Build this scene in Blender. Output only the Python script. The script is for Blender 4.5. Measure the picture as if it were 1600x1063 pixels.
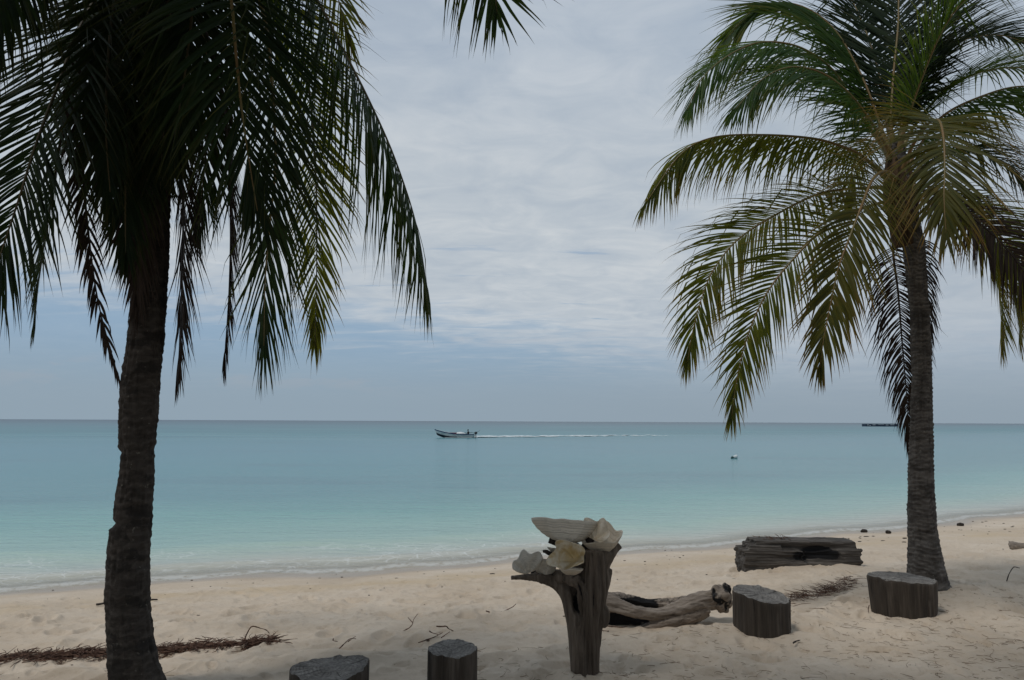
import bpy, math, random
import numpy as np
from mathutils import Vector, Matrix
R = math.radians
S = bpy.context.scene
COL = S.collection
for o in list(bpy.data.objects): bpy.data.objects.remove(o)

# ------------------------------------------------------------------ camera
F = 1155.6; CX, CY = 800.0, 531.5           # focal length in photo pixels (1600 wide)
CZ = 1.8; PITCH = R(6.28); ROLL = R(0.25)
fwd = np.array([0, math.cos(PITCH), math.sin(PITCH)])
r0 = np.array([1.0, 0, 0]); u0 = np.array([0, -math.sin(PITCH), math.cos(PITCH)])
rt = r0*math.cos(ROLL)+u0*math.sin(ROLL); up = u0*math.cos(ROLL)-r0*math.sin(ROLL)
cam = bpy.data.cameras.new('camera'); co = bpy.data.objects.new('camera', cam); COL.objects.link(co)
cam.sensor_width = 36; cam.lens = 36*F/1600; cam.clip_start = .05; cam.clip_end = 80000
co.matrix_world = Matrix(((rt[0], up[0], -fwd[0], 0), (rt[1], up[1], -fwd[1], 0), (rt[2], up[2], -fwd[2], CZ), (0, 0, 0, 1)))
S.camera = co

# ------------------------------------------------------------------ node helper
class G:
    def __init__(s, nt): s.t = nt
    def n(s, typ, ins=None, **props):
        nd = s.t.nodes.new('ShaderNode'+typ)
        for k, v in props.items(): setattr(nd, k, v)
        for k, v in (ins or {}).items():
            so = nd.inputs[k]
            if isinstance(v, bpy.types.NodeSocket): s.t.links.new(v, so)
            else:
                if isinstance(v, (tuple, list)) and len(v) == 3 and so.type == 'RGBA': v = (*v, 1)
                so.default_value = v
        return nd
    def m(s, op, a, b=0.0, c=0.0, clamp=False):
        nd = s.n('Math', {0: a, 1: b}, operation=op, use_clamp=clamp)
        if op in ('MULTIPLY_ADD', 'SMOOTH_MIN'):
            if isinstance(c, bpy.types.NodeSocket): s.t.links.new(c, nd.inputs[2])
            else: nd.inputs[2].default_value = c
        return nd.outputs[0]
    def sm(s, v, a, b, lo=0.0, hi=1.0):
        nd = s.n('MapRange', {'Value': v, 'From Min': a, 'From Max': b, 'To Min': lo, 'To Max': hi}, interpolation_type='SMOOTHSTEP')
        return nd.outputs['Result']
    def mix(s, f, a, b, bt='MIX'): return s.n('MixRGB', {'Fac': f, 'Color1': a, 'Color2': b}, blend_type=bt).outputs[0]
    def noise(s, vec, scale, detail=4, rough=.55, dist=0.0):
        return s.n('TexNoise', {'Vector': vec, 'Scale': scale, 'Detail': detail, 'Roughness': rough, 'Distortion': dist}).outputs['Fac']
    def scale(s, vec, sc): return s.n('Mapping', {'Vector': vec, 'Scale': sc}).outputs[0]
    def ramp(s, f, stops):
        nd = s.n('ValToRGB', {'Fac': f}); cr = nd.color_ramp
        while len(cr.elements) < len(stops): cr.elements.new(.5)
        for e, (p, c) in zip(cr.elements, stops): e.position = p; e.color = (*c, 1)
        return nd.outputs[0]
    def attr(s, nm): return s.n('Attribute', attribute_name=nm).outputs['Fac']
def material(name):
    m = bpy.data.materials.new(name); m.use_nodes = True; m.node_tree.nodes.clear()
    g = G(m.node_tree); out = g.n('OutputMaterial')
    return m, g, (lambda so: m.node_tree.links.new(so, out.inputs['Surface']))

# ------------------------------------------------------------------ world, sun, exposure
SUN_EL, SUN_AZ = R(63), R(-125)             # azimuth from +Y towards +X: the sun stands high to the left, a little behind the camera
w = bpy.data.worlds.new('World'); S.world = w; w.use_nodes = True
w.node_tree.nodes.clear(); g = G(w.node_tree)
tc = g.n('TexCoord').outputs['Generated']
sx = g.n('SeparateXYZ', {0: tc}); X, Y, Z = sx.outputs
zc = g.m('MAXIMUM', Z, 0.0)
den = g.m('ADD', zc, .10)
pl = g.n('CombineXYZ', {0: g.m('DIVIDE', X, den), 1: g.m('DIVIDE', Y, den), 2: 0.0}).outputs[0]
sky = g.n('TexSky', sky_type='NISHITA', sun_disc=False, sun_elevation=SUN_EL, sun_rotation=SUN_AZ, air_density=1.0, dust_density=1.2, ozone_density=1.0).outputs[0]
skyb = g.mix(1.0, sky, (.62, .72, .78), 'MULTIPLY')
az = g.m('DIVIDE', X, g.m('MAXIMUM', Y, .05))
# cloud sheet: broad tone, mottle, and thin ripples low down
nb = g.noise(g.scale(pl, (.55, .9, 1)), 1.0, 5, .5)
nm = g.noise(g.scale(pl, (2.2, 2.6, 1)), 1.9, 10, .60, .8)
nr = g.noise(g.scale(pl, (1.5, 3.8, 1)), 1.5, 8, .6, .7)
tone = g.m('ADD', g.m('MULTIPLY', nb, .50), g.m('ADD', g.m('MULTIPLY', nm, .42), g.m('MULTIPLY', nr, .16)))
cloud = g.ramp(tone, [(.37, (3.3, 3.85, 4.5)), (.53, (4.1, 4.55, 5.0)), (.67, (5.0, 5.3, 5.55))])
dim = g.ramp(zc, [(.0, (.80, .82, .86)), (.13, (1, 1, 1)), (.30, (1, 1, 1)), (.48, (.84, .88, .94)), (1, (.72, .78, .86))])
cloud = g.mix(1.0, cloud, dim, 'MULTIPLY')
# the right side of the sheet is a shade greyer-blue
cloud = g.mix(g.sm(az, .10, .75, 0, .55), cloud, (3.0, 3.55, 4.2))
# clear band low over the sea, wider on the left; small gaps above it
edge = g.m('ADD', g.m('MULTIPLY', g.m('SUBTRACT', nr, .5), .16), g.m('MULTIPLY', g.m('SUBTRACT', nb, .5), .12))
ztop = g.m('ADD', g.sm(az, -.55, .38, .165, .095), edge)
band = g.m('MULTIPLY', g.sm(g.m('SUBTRACT', Z, ztop), -.055, .035, 1, 0), g.sm(az, .02, .5, .9, .25))
gapn = g.noise(g.scale(pl, (.9, 4.2, 1)), 1.25, 6, .62, .6)
gaps = g.m('MULTIPLY', g.sm(gapn, .60, .72), g.m('MULTIPLY', g.sm(Z, .10, .15), g.sm(Z, .20, .27, 1, 0)))
clear = g.m('MAXIMUM', g.m('MULTIPLY', band, .92), g.m('MULTIPLY', gaps, .75))
blue = g.mix(.22, skyb, (2.0, 3.05, 4.75))
blue = g.mix(.85, blue, g.ramp(zc, [(.0, (2.2, 2.85, 3.5)), (.06, (2.05, 3.0, 4.0)), (.12, (1.95, 3.05, 4.3)), (.3, (1.9, 2.9, 4.4))]))
col = g.mix(clear, cloud, blue)
# low small cumulus heads on the left and grey haze on the horizon
cu = g.noise(g.n('CombineXYZ', {0: g.m('MULTIPLY', az, 9.0), 1: g.m('MULTIPLY', Z, 34.0), 2: 3.0}).outputs[0], 1.0, 6, .6)
cum = g.m('MULTIPLY', g.sm(g.m('ADD', cu, g.m('MULTIPLY', Z, -1.6)), .44, .56), g.m('MULTIPLY', g.sm(Z, .025, .05), g.sm(az, -.15, -.05, .38, 0)))
cum = g.m('MULTIPLY', cum, g.sm(Z, .085, .055, 0, 1))
col = g.mix(cum, col, (3.4, 3.45, 3.75))
hz = g.sm(zc, 0.0, .11, .95, 0)
col = g.mix(hz, col, g.mix(g.sm(az, -.4, .5), (2.34, 3.02, 3.62), (2.32, 2.90, 3.42)))
col = g.mix(g.sm(Z, -.02, -.2), col, (.8, .9, 1.0))
bg = g.n('Background', {'Color': col, 'Strength': .128})
g.t.links.new(bg.outputs[0], g.n('OutputWorld').inputs[0])
sl = bpy.data.lights.new('sun', 'SUN'); sl.energy = 1.4; sl.angle = R(11); sl.color = (1, .95, .88)
so = bpy.data.objects.new('sun', sl); COL.objects.link(so)
sd = Vector((math.sin(SUN_AZ)*math.cos(SUN_EL), math.cos(SUN_AZ)*math.cos(SUN_EL), math.sin(SUN_EL)))
so.rotation_euler = sd.to_track_quat('Z', 'Y').to_euler(); so.location = sd*60
S.view_settings.view_transform = 'Standard'; S.view_settings.look = 'None'
S.view_settings.exposure = -0.1; S.view_settings.gamma = 1.0
S.render.engine = 'CYCLES'
try:
    S.cycles.use_denoising = True; S.cycles.max_bounces = 8; S.cycles.transparent_max_bounces = 12
except Exception: pass

# ------------------------------------------------------------------ numpy noise
def _h(*a):
    n = np.zeros_like(np.asarray(a[0], dtype=np.float64))
    for k, v in zip((127.1, 311.7, 74.7, 53.3), a): n = n+np.asarray(v, dtype=np.float64)*k
    s = np.sin(n)*43758.5453
    return s-np.floor(s)
def vn3(x, y, z):
    xi, yi, zi = np.floor(x), np.floor(y), np.floor(z)
    f = [x-xi, y-yi, z-zi]; f = [t*t*(3-2*t) for t in f]
    r = 0
    for a in (0, 1):
        for b in (0, 1):
            for c in (0, 1):
                wgt = (f[0] if a else 1-f[0])*(f[1] if b else 1-f[1])*(f[2] if c else 1-f[2])
                r = r+wgt*_h(xi+a, yi+b, zi+c)
    return r*2-1
def vn2(x, y, seed=0.0):
    xi, yi = np.floor(x), np.floor(y); fx, fy = x-xi, y-yi
    fx, fy = fx*fx*(3-2*fx), fy*fy*(3-2*fy); r = 0
    for a in (0, 1):
        for b in (0, 1): r = r+(fx if a else 1-fx)*(fy if b else 1-fy)*_h(xi+a, yi+b, xi*0+seed)
    return r*2-1
def fbm2(x, y, o=4, seed=0.0): return sum(vn2(x*2**k+k*17.3, y*2**k-k*9.1, seed)*.5**k for k in range(o))
def fbm3(x, y, z, o=3): return sum(vn3(x*2**k+k*7.7, y*2**k+k*3.1, z*2**k)*.5**k for k in range(o))

# ------------------------------------------------------------------ terrain
SEA = -.7
def shore_y(x):
    x = np.asarray(x, dtype=np.float64); xc = np.clip(x, -12, 22)
    q = 13.75+.40*xc+.008*xc*xc
    q = q+np.where(x < -12, (x+12)*.2, 0)+np.where(x > 22, (x-22)*.7, 0)
    return q+.16*np.sin(x*1.1+.6)+.07*np.sin(x*2.7)
LX = [-60, -8, -3.7, -2.0, -.2, .85, 1.9, 2.8, 3.4, 3.95, 4.7, 5.8, 9, 60]
LY = [4.6, 4.9, 5.35, 5.85, 6.15, 6.45, 6.75, 7.25, 7.9, 8.45, 8.5, 8.35, 8.6, 9]
def ledge_y(x): return np.interp(x, LX, LY)
def worley(x, y, seed):
    xi, yi = np.floor(x), np.floor(y); best = np.full_like(x, 9.0); amp = np.zeros_like(x)
    for a in (-1, 0, 1):
        for b in (-1, 0, 1):
            cx, cy = xi+a, yi+b
            j1, j2 = _h(cx, cy, cx*0+seed), _h(cx, cy, cx*0+seed+5.5)
            th = _h(cx, cy, cx*0+seed+9.1)*3.1416; asp = 1.5+_h(cx, cy, cx*0+seed+2.2)
            dx, dy = x-cx-j1, y-cy-j2
            u, v = dx*np.cos(th)+dy*np.sin(th), -dx*np.sin(th)+dy*np.cos(th)
            d = np.sqrt(u*u+(v*asp)**2); k = d < best
            best = np.where(k, d, best); amp = np.where(k, _h(cx, cy, cx*0+seed+12.0), amp)
    return best, amp
MOUNDS = [(4.55, 7.95, .45, .075), (-2.47, 5.0, .3, .04), (.54, 5.50, .16, .025), (2.15, 6.65, .26, .022), (3.72, 7.3, .33, .02), (-.2, 4.75, .18, .02), (-1.07, 4.45, .24, .02), (4.2, 11.2, .9, .03)]
def ground(x, y, detail=True):
    x = np.asarray(x, dtype=np.float64); y = np.asarray(y, dtype=np.float64)
    le = ledge_y(x)+.10*fbm2(x*1.3, x*0+2, 3); sy = shore_y(x)
    d = y-le
    front = .02*fbm2(x*.5, y*.5, 2, 3.0)
    t = np.clip((d+.10)/.42, 0, 1); t = t*t*(3-2*t)
    q = np.clip((y-le)/(sy-le), 0, 1)
    back = -.10-(-SEA-.10)*(.35*q+.65*q**1.35)
    z = front*(1-t)+back*t+.018*np.exp(-((d+.15)/.18)**2)
    for mx, my, mr, mh in MOUNDS: z = z+mh*np.exp(-(np.maximum(np.hypot(x-mx, y-my)-mr*.6, 0)/(mr*.5+.06))**2)
    z = np.where(y > sy, SEA-.07*(y-sy), z)
    z = np.maximum(z, -8)
    if detail:
        dry = np.clip((z-SEA-.10)/.25, 0, 1)*np.clip((y+1)/3, 0, 1)
        near = np.clip((40-y)/20, 0, 1)
        z = z+near*dry*((.022+.012*np.clip((7-y)/2, 0, 1))*fbm2(x*2.0, y*2.6, 3, 1.0)+.014*fbm2(x*6, y*7, 3, 4.0))
        f, a = worley(x*2.1, y*2.1, 3.0)
        pit = np.clip(1-(f/.42)**2, 0, 1); rim = np.exp(-((f-.47)/.10)**2)
        z = z+near*dry*(a > .3)*a*(-.058*pit+.022*rim)
        f, a = worley(x*4.6+.3, y*4.6, 8.0)
        z = z+near*dry*(a > .4)*a*(-.026*np.clip(1-(f/.4)**2, 0, 1)+.009*np.exp(-((f-.45)/.1)**2))
    return z
def gz(x, y, detail=True): return float(ground(np.array([float(x)]), np.array([float(y)]), detail)[0])
def ray(px, py):
    d = fwd+rt*(px-CX)/F+up*(CY-py)/F
    return d
def P(px, py, Y):                              # the point seen at photo pixel (px, py) at world depth Y
    d = ray(px, py); k = Y/d[1]
    return np.array([d[0]*k, Y, CZ+d[2]*k])
def GP(px, py, detail=False):                  # the ground point seen at photo pixel (px, py)
    d = ray(px, py); ks = np.linspace(2.0, 40, 4000)
    zz = CZ+d[2]*ks-ground(d[0]*ks, d[1]*ks, detail)
    i = int(np.argmax(zz < 0)); k = ks[i]
    return np.array([d[0]*k, d[1]*k, ground(np.array([d[0]*k]), np.array([d[1]*k]), detail)[0]])

# ------------------------------------------------------------------ mesh helpers
def mesh(name, v, f, smooth=True, attrs=None):
    me = bpy.data.meshes.new(name)
    me.from_pydata(np.asarray(v, dtype=float).tolist(), [], f if isinstance(f, list) else f.tolist())
    for k, a in (attrs or {}).items():
        at = me.attributes.new(k, 'FLOAT', 'POINT'); at.data.foreach_set('value', np.asarray(a, dtype=np.float32))
    me.polygons.foreach_set('use_smooth', [smooth]*len(me.polygons)); me.update()
    return me
def link(name, me, mat, parent=None):
    o = bpy.data.objects.new(name, me); COL.objects.link(o)
    if mat and not me.materials: me.materials.append(mat)
    if parent: o.parent = parent
    return o
def tag(o, label=None, cat=None, group=None, kind=None):
    if label: o['label'] = label
    if cat: o['category'] = cat
    if group: o['group'] = group
    if kind: o['kind'] = kind
    return o
def empty(name, label, cat, group=None):
    o = bpy.data.objects.new(name, None); COL.objects.link(o); o.empty_display_size = .2
    return tag(o, label, cat, group)
def catmull(pts, n):
    p = np.asarray(pts, dtype=float); p = np.vstack([2*p[0]-p[1], p, 2*p[-1]-p[-2]]); out = []
    for i in range(1, len(p)-2):
        for t in np.linspace(0, 1, 14, endpoint=False):
            a, b, c, d = p[i-1], p[i], p[i+1], p[i+2]
            out.append(.5*(2*b+(c-a)*t+(2*a-5*b+4*c-d)*t*t+(3*b-a-3*c+d)*t**3))
    out.append(p[-2]); out = np.array(out)
    s = np.r_[0, np.cumsum(np.linalg.norm(np.diff(out[:, :3], axis=0), axis=1))]
    u = np.linspace(0, s[-1], n)
    return np.stack([np.interp(u, s, out[:, k]) for k in range(p.shape[1])], 1)
def tube(pts, rad, seg=12, squash=1.0, caps=True):
    p = np.asarray(pts, dtype=float); n = len(p); rad = np.broadcast_to(np.asarray(rad, dtype=float), (n,))
    T = np.gradient(p, axis=0); T /= np.linalg.norm(T, axis=1)[:, None]+1e-9
    a = np.array([0, 0, 1.0]) if abs(T[0][2]) < .9 else np.array([1.0, 0, 0])
    u = np.cross(T[0], a); u /= np.linalg.norm(u); vs = []
    th = np.linspace(0, 2*np.pi, seg, endpoint=False)
    for i in range(n):
        u = u-T[i]*np.dot(u, T[i]); u /= np.linalg.norm(u)+1e-9; v = np.cross(T[i], u)
        vs.append(p[i]+rad[i]*(np.cos(th)[:, None]*u+np.sin(th)[:, None]*v*squash))
    V = np.vstack(vs); fs = []
    for i in range(n-1):
        for j in range(seg):
            k = (j+1) % seg; fs.append([i*seg+j, i*seg+k, (i+1)*seg+k, (i+1)*seg+j])
    if caps: fs.append(list(range(seg))[::-1]); fs.append([(n-1)*seg+j for j in range(seg)])
    return V, fs
class MB:
    def __init__(s): s.v = []; s.f = []; s.n = 0
    def add(s, v, f):
        s.v.append(np.asarray(v, dtype=float)); s.f += [[i+s.n for i in q] for q in f]; s.n += len(v); return s
    def tube(s, pts, rad, seg=12, n=None, squash=1.0):
        if n:
            q = catmull(np.c_[np.asarray(pts, dtype=float), np.broadcast_to(rad, (len(pts),))], n); pts, rad = q[:, :3], q[:, 3]
        return s.add(*tube(pts, rad, seg, squash))
    def ball(s, c, r, nu=16, nv=10):
        r = np.broadcast_to(np.asarray(r, dtype=float), (3,)); v = [[0, 0, -1]]
        for i in range(1, nv):
            a = -np.pi/2+np.pi*i/nv
            v += [[math.cos(a)*math.cos(2*np.pi*j/nu), math.cos(a)*math.sin(2*np.pi*j/nu), math.sin(a)] for j in range(nu)]
        v.append([0, 0, 1]); L = len(v)-1; f = []
        for j in range(nu):
            k = (j+1) % nu; f.append([0, 1+k, 1+j]); f.append([L, L-nu+j, L-nu+k])
            for i in range(nv-2): f.append([1+i*nu+j, 1+i*nu+k, 1+(i+1)*nu+k, 1+(i+1)*nu+j])
        return s.add(np.array(v)*r+np.asarray(c, dtype=float), f)
    def box(s, lo, hi):
        (a, b, c), (d, e, h) = lo, hi
        v = [[a, b, c], [d, b, c], [d, e, c], [a, e, c], [a, b, h], [d, b, h], [d, e, h], [a, e, h]]
        return s.add(np.array(v), [[3, 2, 1, 0], [4, 5, 6, 7], [0, 1, 5, 4], [1, 2, 6, 5], [2, 3, 7, 6], [3, 0, 4, 7]])
    def me(s, name, smooth=True): return mesh(name, np.vstack(s.v), s.f, smooth)
def remesh(name, mb, voxel, smooth_it=4):       # fuse overlapping closed shapes into one continuous skin
    me = mb.me(name); o = bpy.data.objects.new('temporary', me); COL.objects.link(o)
    m = o.modifiers.new('r', 'REMESH'); m.mode = 'VOXEL'; m.voxel_size = voxel
    if smooth_it:
        sm = o.modifiers.new('s', 'SMOOTH'); sm.factor = .5; sm.iterations = smooth_it
    dg = bpy.context.evaluated_depsgraph_get(); out = bpy.data.meshes.new_from_object(o.evaluated_get(dg))
    bpy.data.objects.remove(o); out.name = name
    out.polygons.foreach_set('use_smooth', [True]*len(out.polygons))
    return out
def coords(me):
    a = np.empty(len(me.vertices)*3); me.vertices.foreach_get('co', a); return a.reshape(-1, 3)
def normals(me):
    a = np.empty(len(me.vertices)*3, dtype=np.float32); me.vertex_normals.foreach_get('vector', a); return a.reshape(-1, 3).astype(float)
def displace(me, off):
    c = coords(me)+normals(me)*off[:, None]; me.vertices.foreach_set('co', c.ravel()); me.update()
def setattrf(me, k, a):
    at = me.attributes.new(k, 'FLOAT', 'POINT'); at.data.foreach_set('value', np.asarray(a, dtype=np.float32))

# ------------------------------------------------------------------ materials
def m_sand():
    m, g, out = material('coral sand'); p = g.n('NewGeometry').outputs['Position']
    n1 = g.noise(p, 1.1, 5, .6); n2 = g.noise(p, 14, 4, .7); n3 = g.noise(p, 240, 2, .6)
    c = g.ramp(n1, [(.30, (.51, .412, .31)), (.5, (.575, .475, .368)), (.70, (.63, .535, .43))])
    c = g.mix(g.sm(n2, .50, .70, 0, .35), c, (.36, .27, .185))
    c = g.mix(g.sm(n3, .62, .75, 0, .5), c, (.22, .16, .11))
    c = g.mix(g.sm(n3, .36, .28, 0, .35), c, (.66, .60, .52))
    c = g.mix(g.m('MULTIPLY', g.attr('tide'), g.sm(n1, .3, .6, .35, .75)), c, (.52, .40, .26))
    c = g.mix(g.m('MULTIPLY', g.attr('wet'), .62), c, (.27, .22, .17))
    b = g.n('Bump', {'Strength': .6, 'Distance': .014, 'Height': g.m('ADD', g.noise(p, 38, 6, .72), g.m('MULTIPLY', n3, .3))})
    s = g.n('BsdfPrincipled', {'Base Color': c, 'Roughness': g.sm(g.attr('wet'), 0, 1, .95, .35), 'Specular IOR Level': .25, 'Normal': b.outputs[0]})
    out(s.outputs[0]); return m
def m_sea():
    m, g, out = material('sea water'); p = g.n('NewGeometry').outputs['Position']; d = g.attr('shore')
    ld = g.m('LOGARITHM', g.m('ADD', g.m('MAXIMUM', d, 0), 1.0), 10.0)       # 0..4.6
    wob = g.noise(g.scale(p, (.06, .16, .1)), 1.0, 4, .55)
    f = g.m('MULTIPLY', g.m('ADD', ld, g.m('MULTIPLY', g.m('SUBTRACT', wob, .5), .22)), .25)
    c = g.ramp(f, [(.00, (.58, .51, .41)), (.09, (.50, .50, .41)), (.16, (.32, .475, .40)), (.245, (.155, .365, .325)), (.30, (.082, .25, .26)),
                   (.37, (.045, .218, .240)), (.44, (.040, .198, .236)), (.53, (.050, .195, .225)), (.64, (.055, .155, .195)), (.72, (.045, .10, .14)), (.9, (.02, .05, .085))])
    # darker weed patches and long slicks lying parallel with the shore
    pn = g.noise(g.scale(p, (.05, .22, .1)), 1.0, 5, .6)
    pm = g.m('MULTIPLY', g.sm(pn, .50, .66), g.sm(d, 7, 13))
    c = g.mix(g.m('MULTIPLY', pm, .32), c, (.035, .115, .15))
    sn = g.noise(g.scale(p, (.012, .085, .1)), 1.0, 4, .6)
    c = g.mix(g.m('MULTIPLY', g.sm(sn, .54, .64), g.sm(d, 60, 130, 0, .4)), c, (.03, .085, .11))
    c = g.mix(g.m('MULTIPLY', g.sm(sn, .46, .38), g.sm(d, 45, 130, 0, .35)), c, (.16, .32, .33))
    # foam: a lip at the edge and broken lace behind it
    warp = g.n('MixRGB', {'Fac': .35, 'Color1': p, 'Color2': g.n('TexNoise', {'Vector': p, 'Scale': 1.6, 'Detail': 4}).outputs['Color']}, blend_type='ADD').outputs[0]
    vor = g.n('TexVoronoi', {'Vector': g.scale(warp, (1.7, 3.0, 1)), 'Scale': 1.0}, feature='DISTANCE_TO_EDGE').outputs['Distance']
    vor2 = g.n('TexVoronoi', {'Vector': g.scale(warp, (4.2, 7.0, 1)), 'Scale': 1.0}, feature='DISTANCE_TO_EDGE').outputs['Distance']
    fp = g.noise(g.scale(p, (.45, 1.1, 1)), 1.0, 5, .65)
    xz = g.n('SeparateXYZ', {0: p}).outputs[0]
    zone = g.m('MULTIPLY', g.m('MULTIPLY', g.sm(d, .1, .6), g.sm(d, 2.2, 3.6, 1, 0)), g.sm(xz, 1.2, 3.6, 1, .12))
    lace = g.m('MULTIPLY', g.m('MAXIMUM', g.sm(vor, .0, .055, 1, 0), g.sm(vor2, .0, .07, .75, 0)), g.sm(fp, .44, .60))
    ln = g.noise(g.scale(p, (1.3, .6, 1)), 1.0, 4, .6)
    wv = g.m('ADD', d, g.m('MULTIPLY', g.m('SUBTRACT', ln, .5), .5))
    lip = g.m('MULTIPLY', g.m('MULTIPLY', g.sm(wv, -.05, .10), g.sm(wv, .14, .40, 1, 0)), g.sm(g.noise(p, 6, 4, .7), .34, .55))
    lip2 = g.m('MULTIPLY', g.m('MULTIPLY', g.sm(wv, .95, 1.05), g.sm(wv, 1.07, 1.22, 1, 0)), g.sm(fp, .42, .6))
    foam = g.m('MINIMUM', g.m('ADD', g.m('ADD', g.m('MULTIPLY', lip, .38), g.m('MULTIPLY', lip2, .15)), g.m('MULTIPLY', g.m('MULTIPLY', lace, zone), .42)), 1.0)
    # ripples, fading with distance so that the far sea does not sparkle
    wav = g.m('ADD', g.noise(g.scale(p, (1.5, 4.2, 1)), 1.0, 4, .6), g.m('MULTIPLY', g.noise(g.scale(p, (.25, .8, 1)), 1.0, 3, .5), 1.6))
    b = g.n('Bump', {'Strength': g.sm(d, 0, 220, .55, .16), 'Distance': .06, 'Height': wav})
    s = g.n('BsdfPrincipled', {'Base Color': c, 'Roughness': g.sm(d, 0, 160, .14, .30), 'IOR': 1.33, 'Specular IOR Level': .28, 'Normal': b.outputs[0]})
    tr = g.n('BsdfTransparent', {'Color': (.93, .97, .95)})
    a = g.m('ADD', g.sm(d, -.05, 1.6, .50, .96), g.sm(d, 1.5, 6.0, 0, .04))
    ms = g.n('MixShader', {0: a, 1: tr.outputs[0], 2: s.outputs[0]})
    fo = g.n('BsdfPrincipled', {'Base Color': (.74, .76, .75), 'Roughness': .8})
    out(g.n('MixShader', {0: foam, 1: ms.outputs[0], 2: fo.outputs[0]}).outputs[0]); return m
def m_leaf(name, a, b, tip, trans, tamt=.30, tipamt=.8, rough=.5):
    m, g, out = material(name)
    rv = g.attr('rv'); lf = g.attr('lf'); uu = g.attr('uu')
    c = g.mix(rv, a, b)
    t = g.m('MULTIPLY', g.sm(lf, .45, 1.0), g.sm(g.m('ADD', rv, g.m('MULTIPLY', uu, .4)), .25, .95, .15, tipamt))
    c = g.mix(t, c, tip)
    p = g.n('NewGeometry').outputs['Position']
    c = g.mix(g.sm(g.noise(p, 9, 3), .55, .8, 0, .35), c, tip)
    s = g.n('BsdfPrincipled', {'Base Color': c, 'Roughness': rough, 'Specular IOR Level': .16})
    tl = g.n('BsdfTranslucent', {'Color': g.mix(g.m('MULTIPLY', t, .8), trans, g.mix(1.0, tip, (1.6, 1.4, 1.0), 'MULTIPLY'))})
    out(g.n('MixShader', {0: tamt, 1: s.outputs[0], 2: tl.outputs[0]}).outputs[0]); return m
def m_simple(name, c1, c2, sc=8, rough=.8, spec=.3, bump=0.0, bscale=40, stretch=(1, 1, 1), tex='Object'):
    m, g, out = material(name); p = g.scale(g.n('TexCoord').outputs[tex], stretch)
    c = g.mix(g.sm(g.noise(p, sc, 5, .6), .35, .65), c1, c2)
    ins = {'Base Color': c, 'Roughness': rough, 'Specular IOR Level': spec}
    if bump: ins['Normal'] = g.n('Bump', {'Strength': bump, 'Distance': .01, 'Height': g.noise(p, bscale, 5, .65)}).outputs[0]
    out(g.n('BsdfPrincipled', ins).outputs[0]); return m
def m_trunk(name, base, light, scorch):
    m, g, out = material(name); p = g.n('TexCoord').outputs['Object']
    ring = g.attr('ring')
    n = g.noise(g.scale(p, (7, 7, 26)), 1.0, 6, .65); fib = g.noise(g.scale(p, (42, 42, 5)), 1.0, 5, .7)
    c = g.mix(g.sm(n, .35, .66), base, light)
    c = g.mix(g.m('MULTIPLY', ring, g.sm(n, .36, .6, .05, .65)), c, tuple(min(1, k*1.45) for k in light))
    c = g.mix(g.sm(fib, .55, .70, 0, .6), c, tuple(k*.45 for k in base))
    pt = g.noise(g.scale(p, (4.2, 4.2, 7.5)), 1.0, 5, .6)
    c = g.mix(g.m('MULTIPLY', g.sm(pt, .52, .60), scorch), c, (.022, .019, .017))
    lich = g.noise(p, 26, 4, .6); c = g.mix(g.sm(lich, .64, .72, 0, .45), c, (.27, .25, .21))
    b = g.n('Bump', {'Strength': .9, 'Distance': .012, 'Height': g.m('ADD', fib, g.m('MULTIPLY', n, .8))})
    out(g.n('BsdfPrincipled', {'Base Color': c, 'Roughness': .9, 'Specular IOR Level': .2, 'Normal': b.outputs[0]}).outputs[0]); return m
def m_wood(name, dark, mid, lite, stretch, crack=.6, charred=False, bump=.8, grain=30):
    m, g, out = material(name); p = g.n('TexCoord').outputs['Object']; q = g.scale(p, stretch)
    f1 = g.noise(q, grain, 6, .65, .3); f2 = g.noise(q, grain*.22, 4, .55); f3 = g.noise(p, 5, 4, .6)
    c = g.ramp(g.m('ADD', g.m('MULTIPLY', f1, .6), g.m('MULTIPLY', f2, .4)), [(.34, dark), (.52, mid), (.68, lite)])
    c = g.mix(g.sm(f1, .38, .30, 0, crack), c, tuple(k*.25 for k in dark))
    c = g.mix(g.sm(f3, .55, .75, 0, .45), c, dark)
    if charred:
        ch = g.m('ADD', g.attr('char_shade'), g.m('MULTIPLY', g.m('SUBTRACT', g.noise(p, 22, 4, .6), .5), .5))  # real char on the beam; painted recess shade on pedestal and log
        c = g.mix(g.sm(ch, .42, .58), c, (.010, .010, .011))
    b = g.n('Bump', {'Strength': bump, 'Distance': .012, 'Height': g.m('ADD', f1, g.m('MULTIPLY', f2, .7))})
    out(g.n('BsdfPrincipled', {'Base Color': c, 'Roughness': .85, 'Specular IOR Level': .25, 'Normal': b.outputs[0]}).outputs[0]); return m
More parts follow.
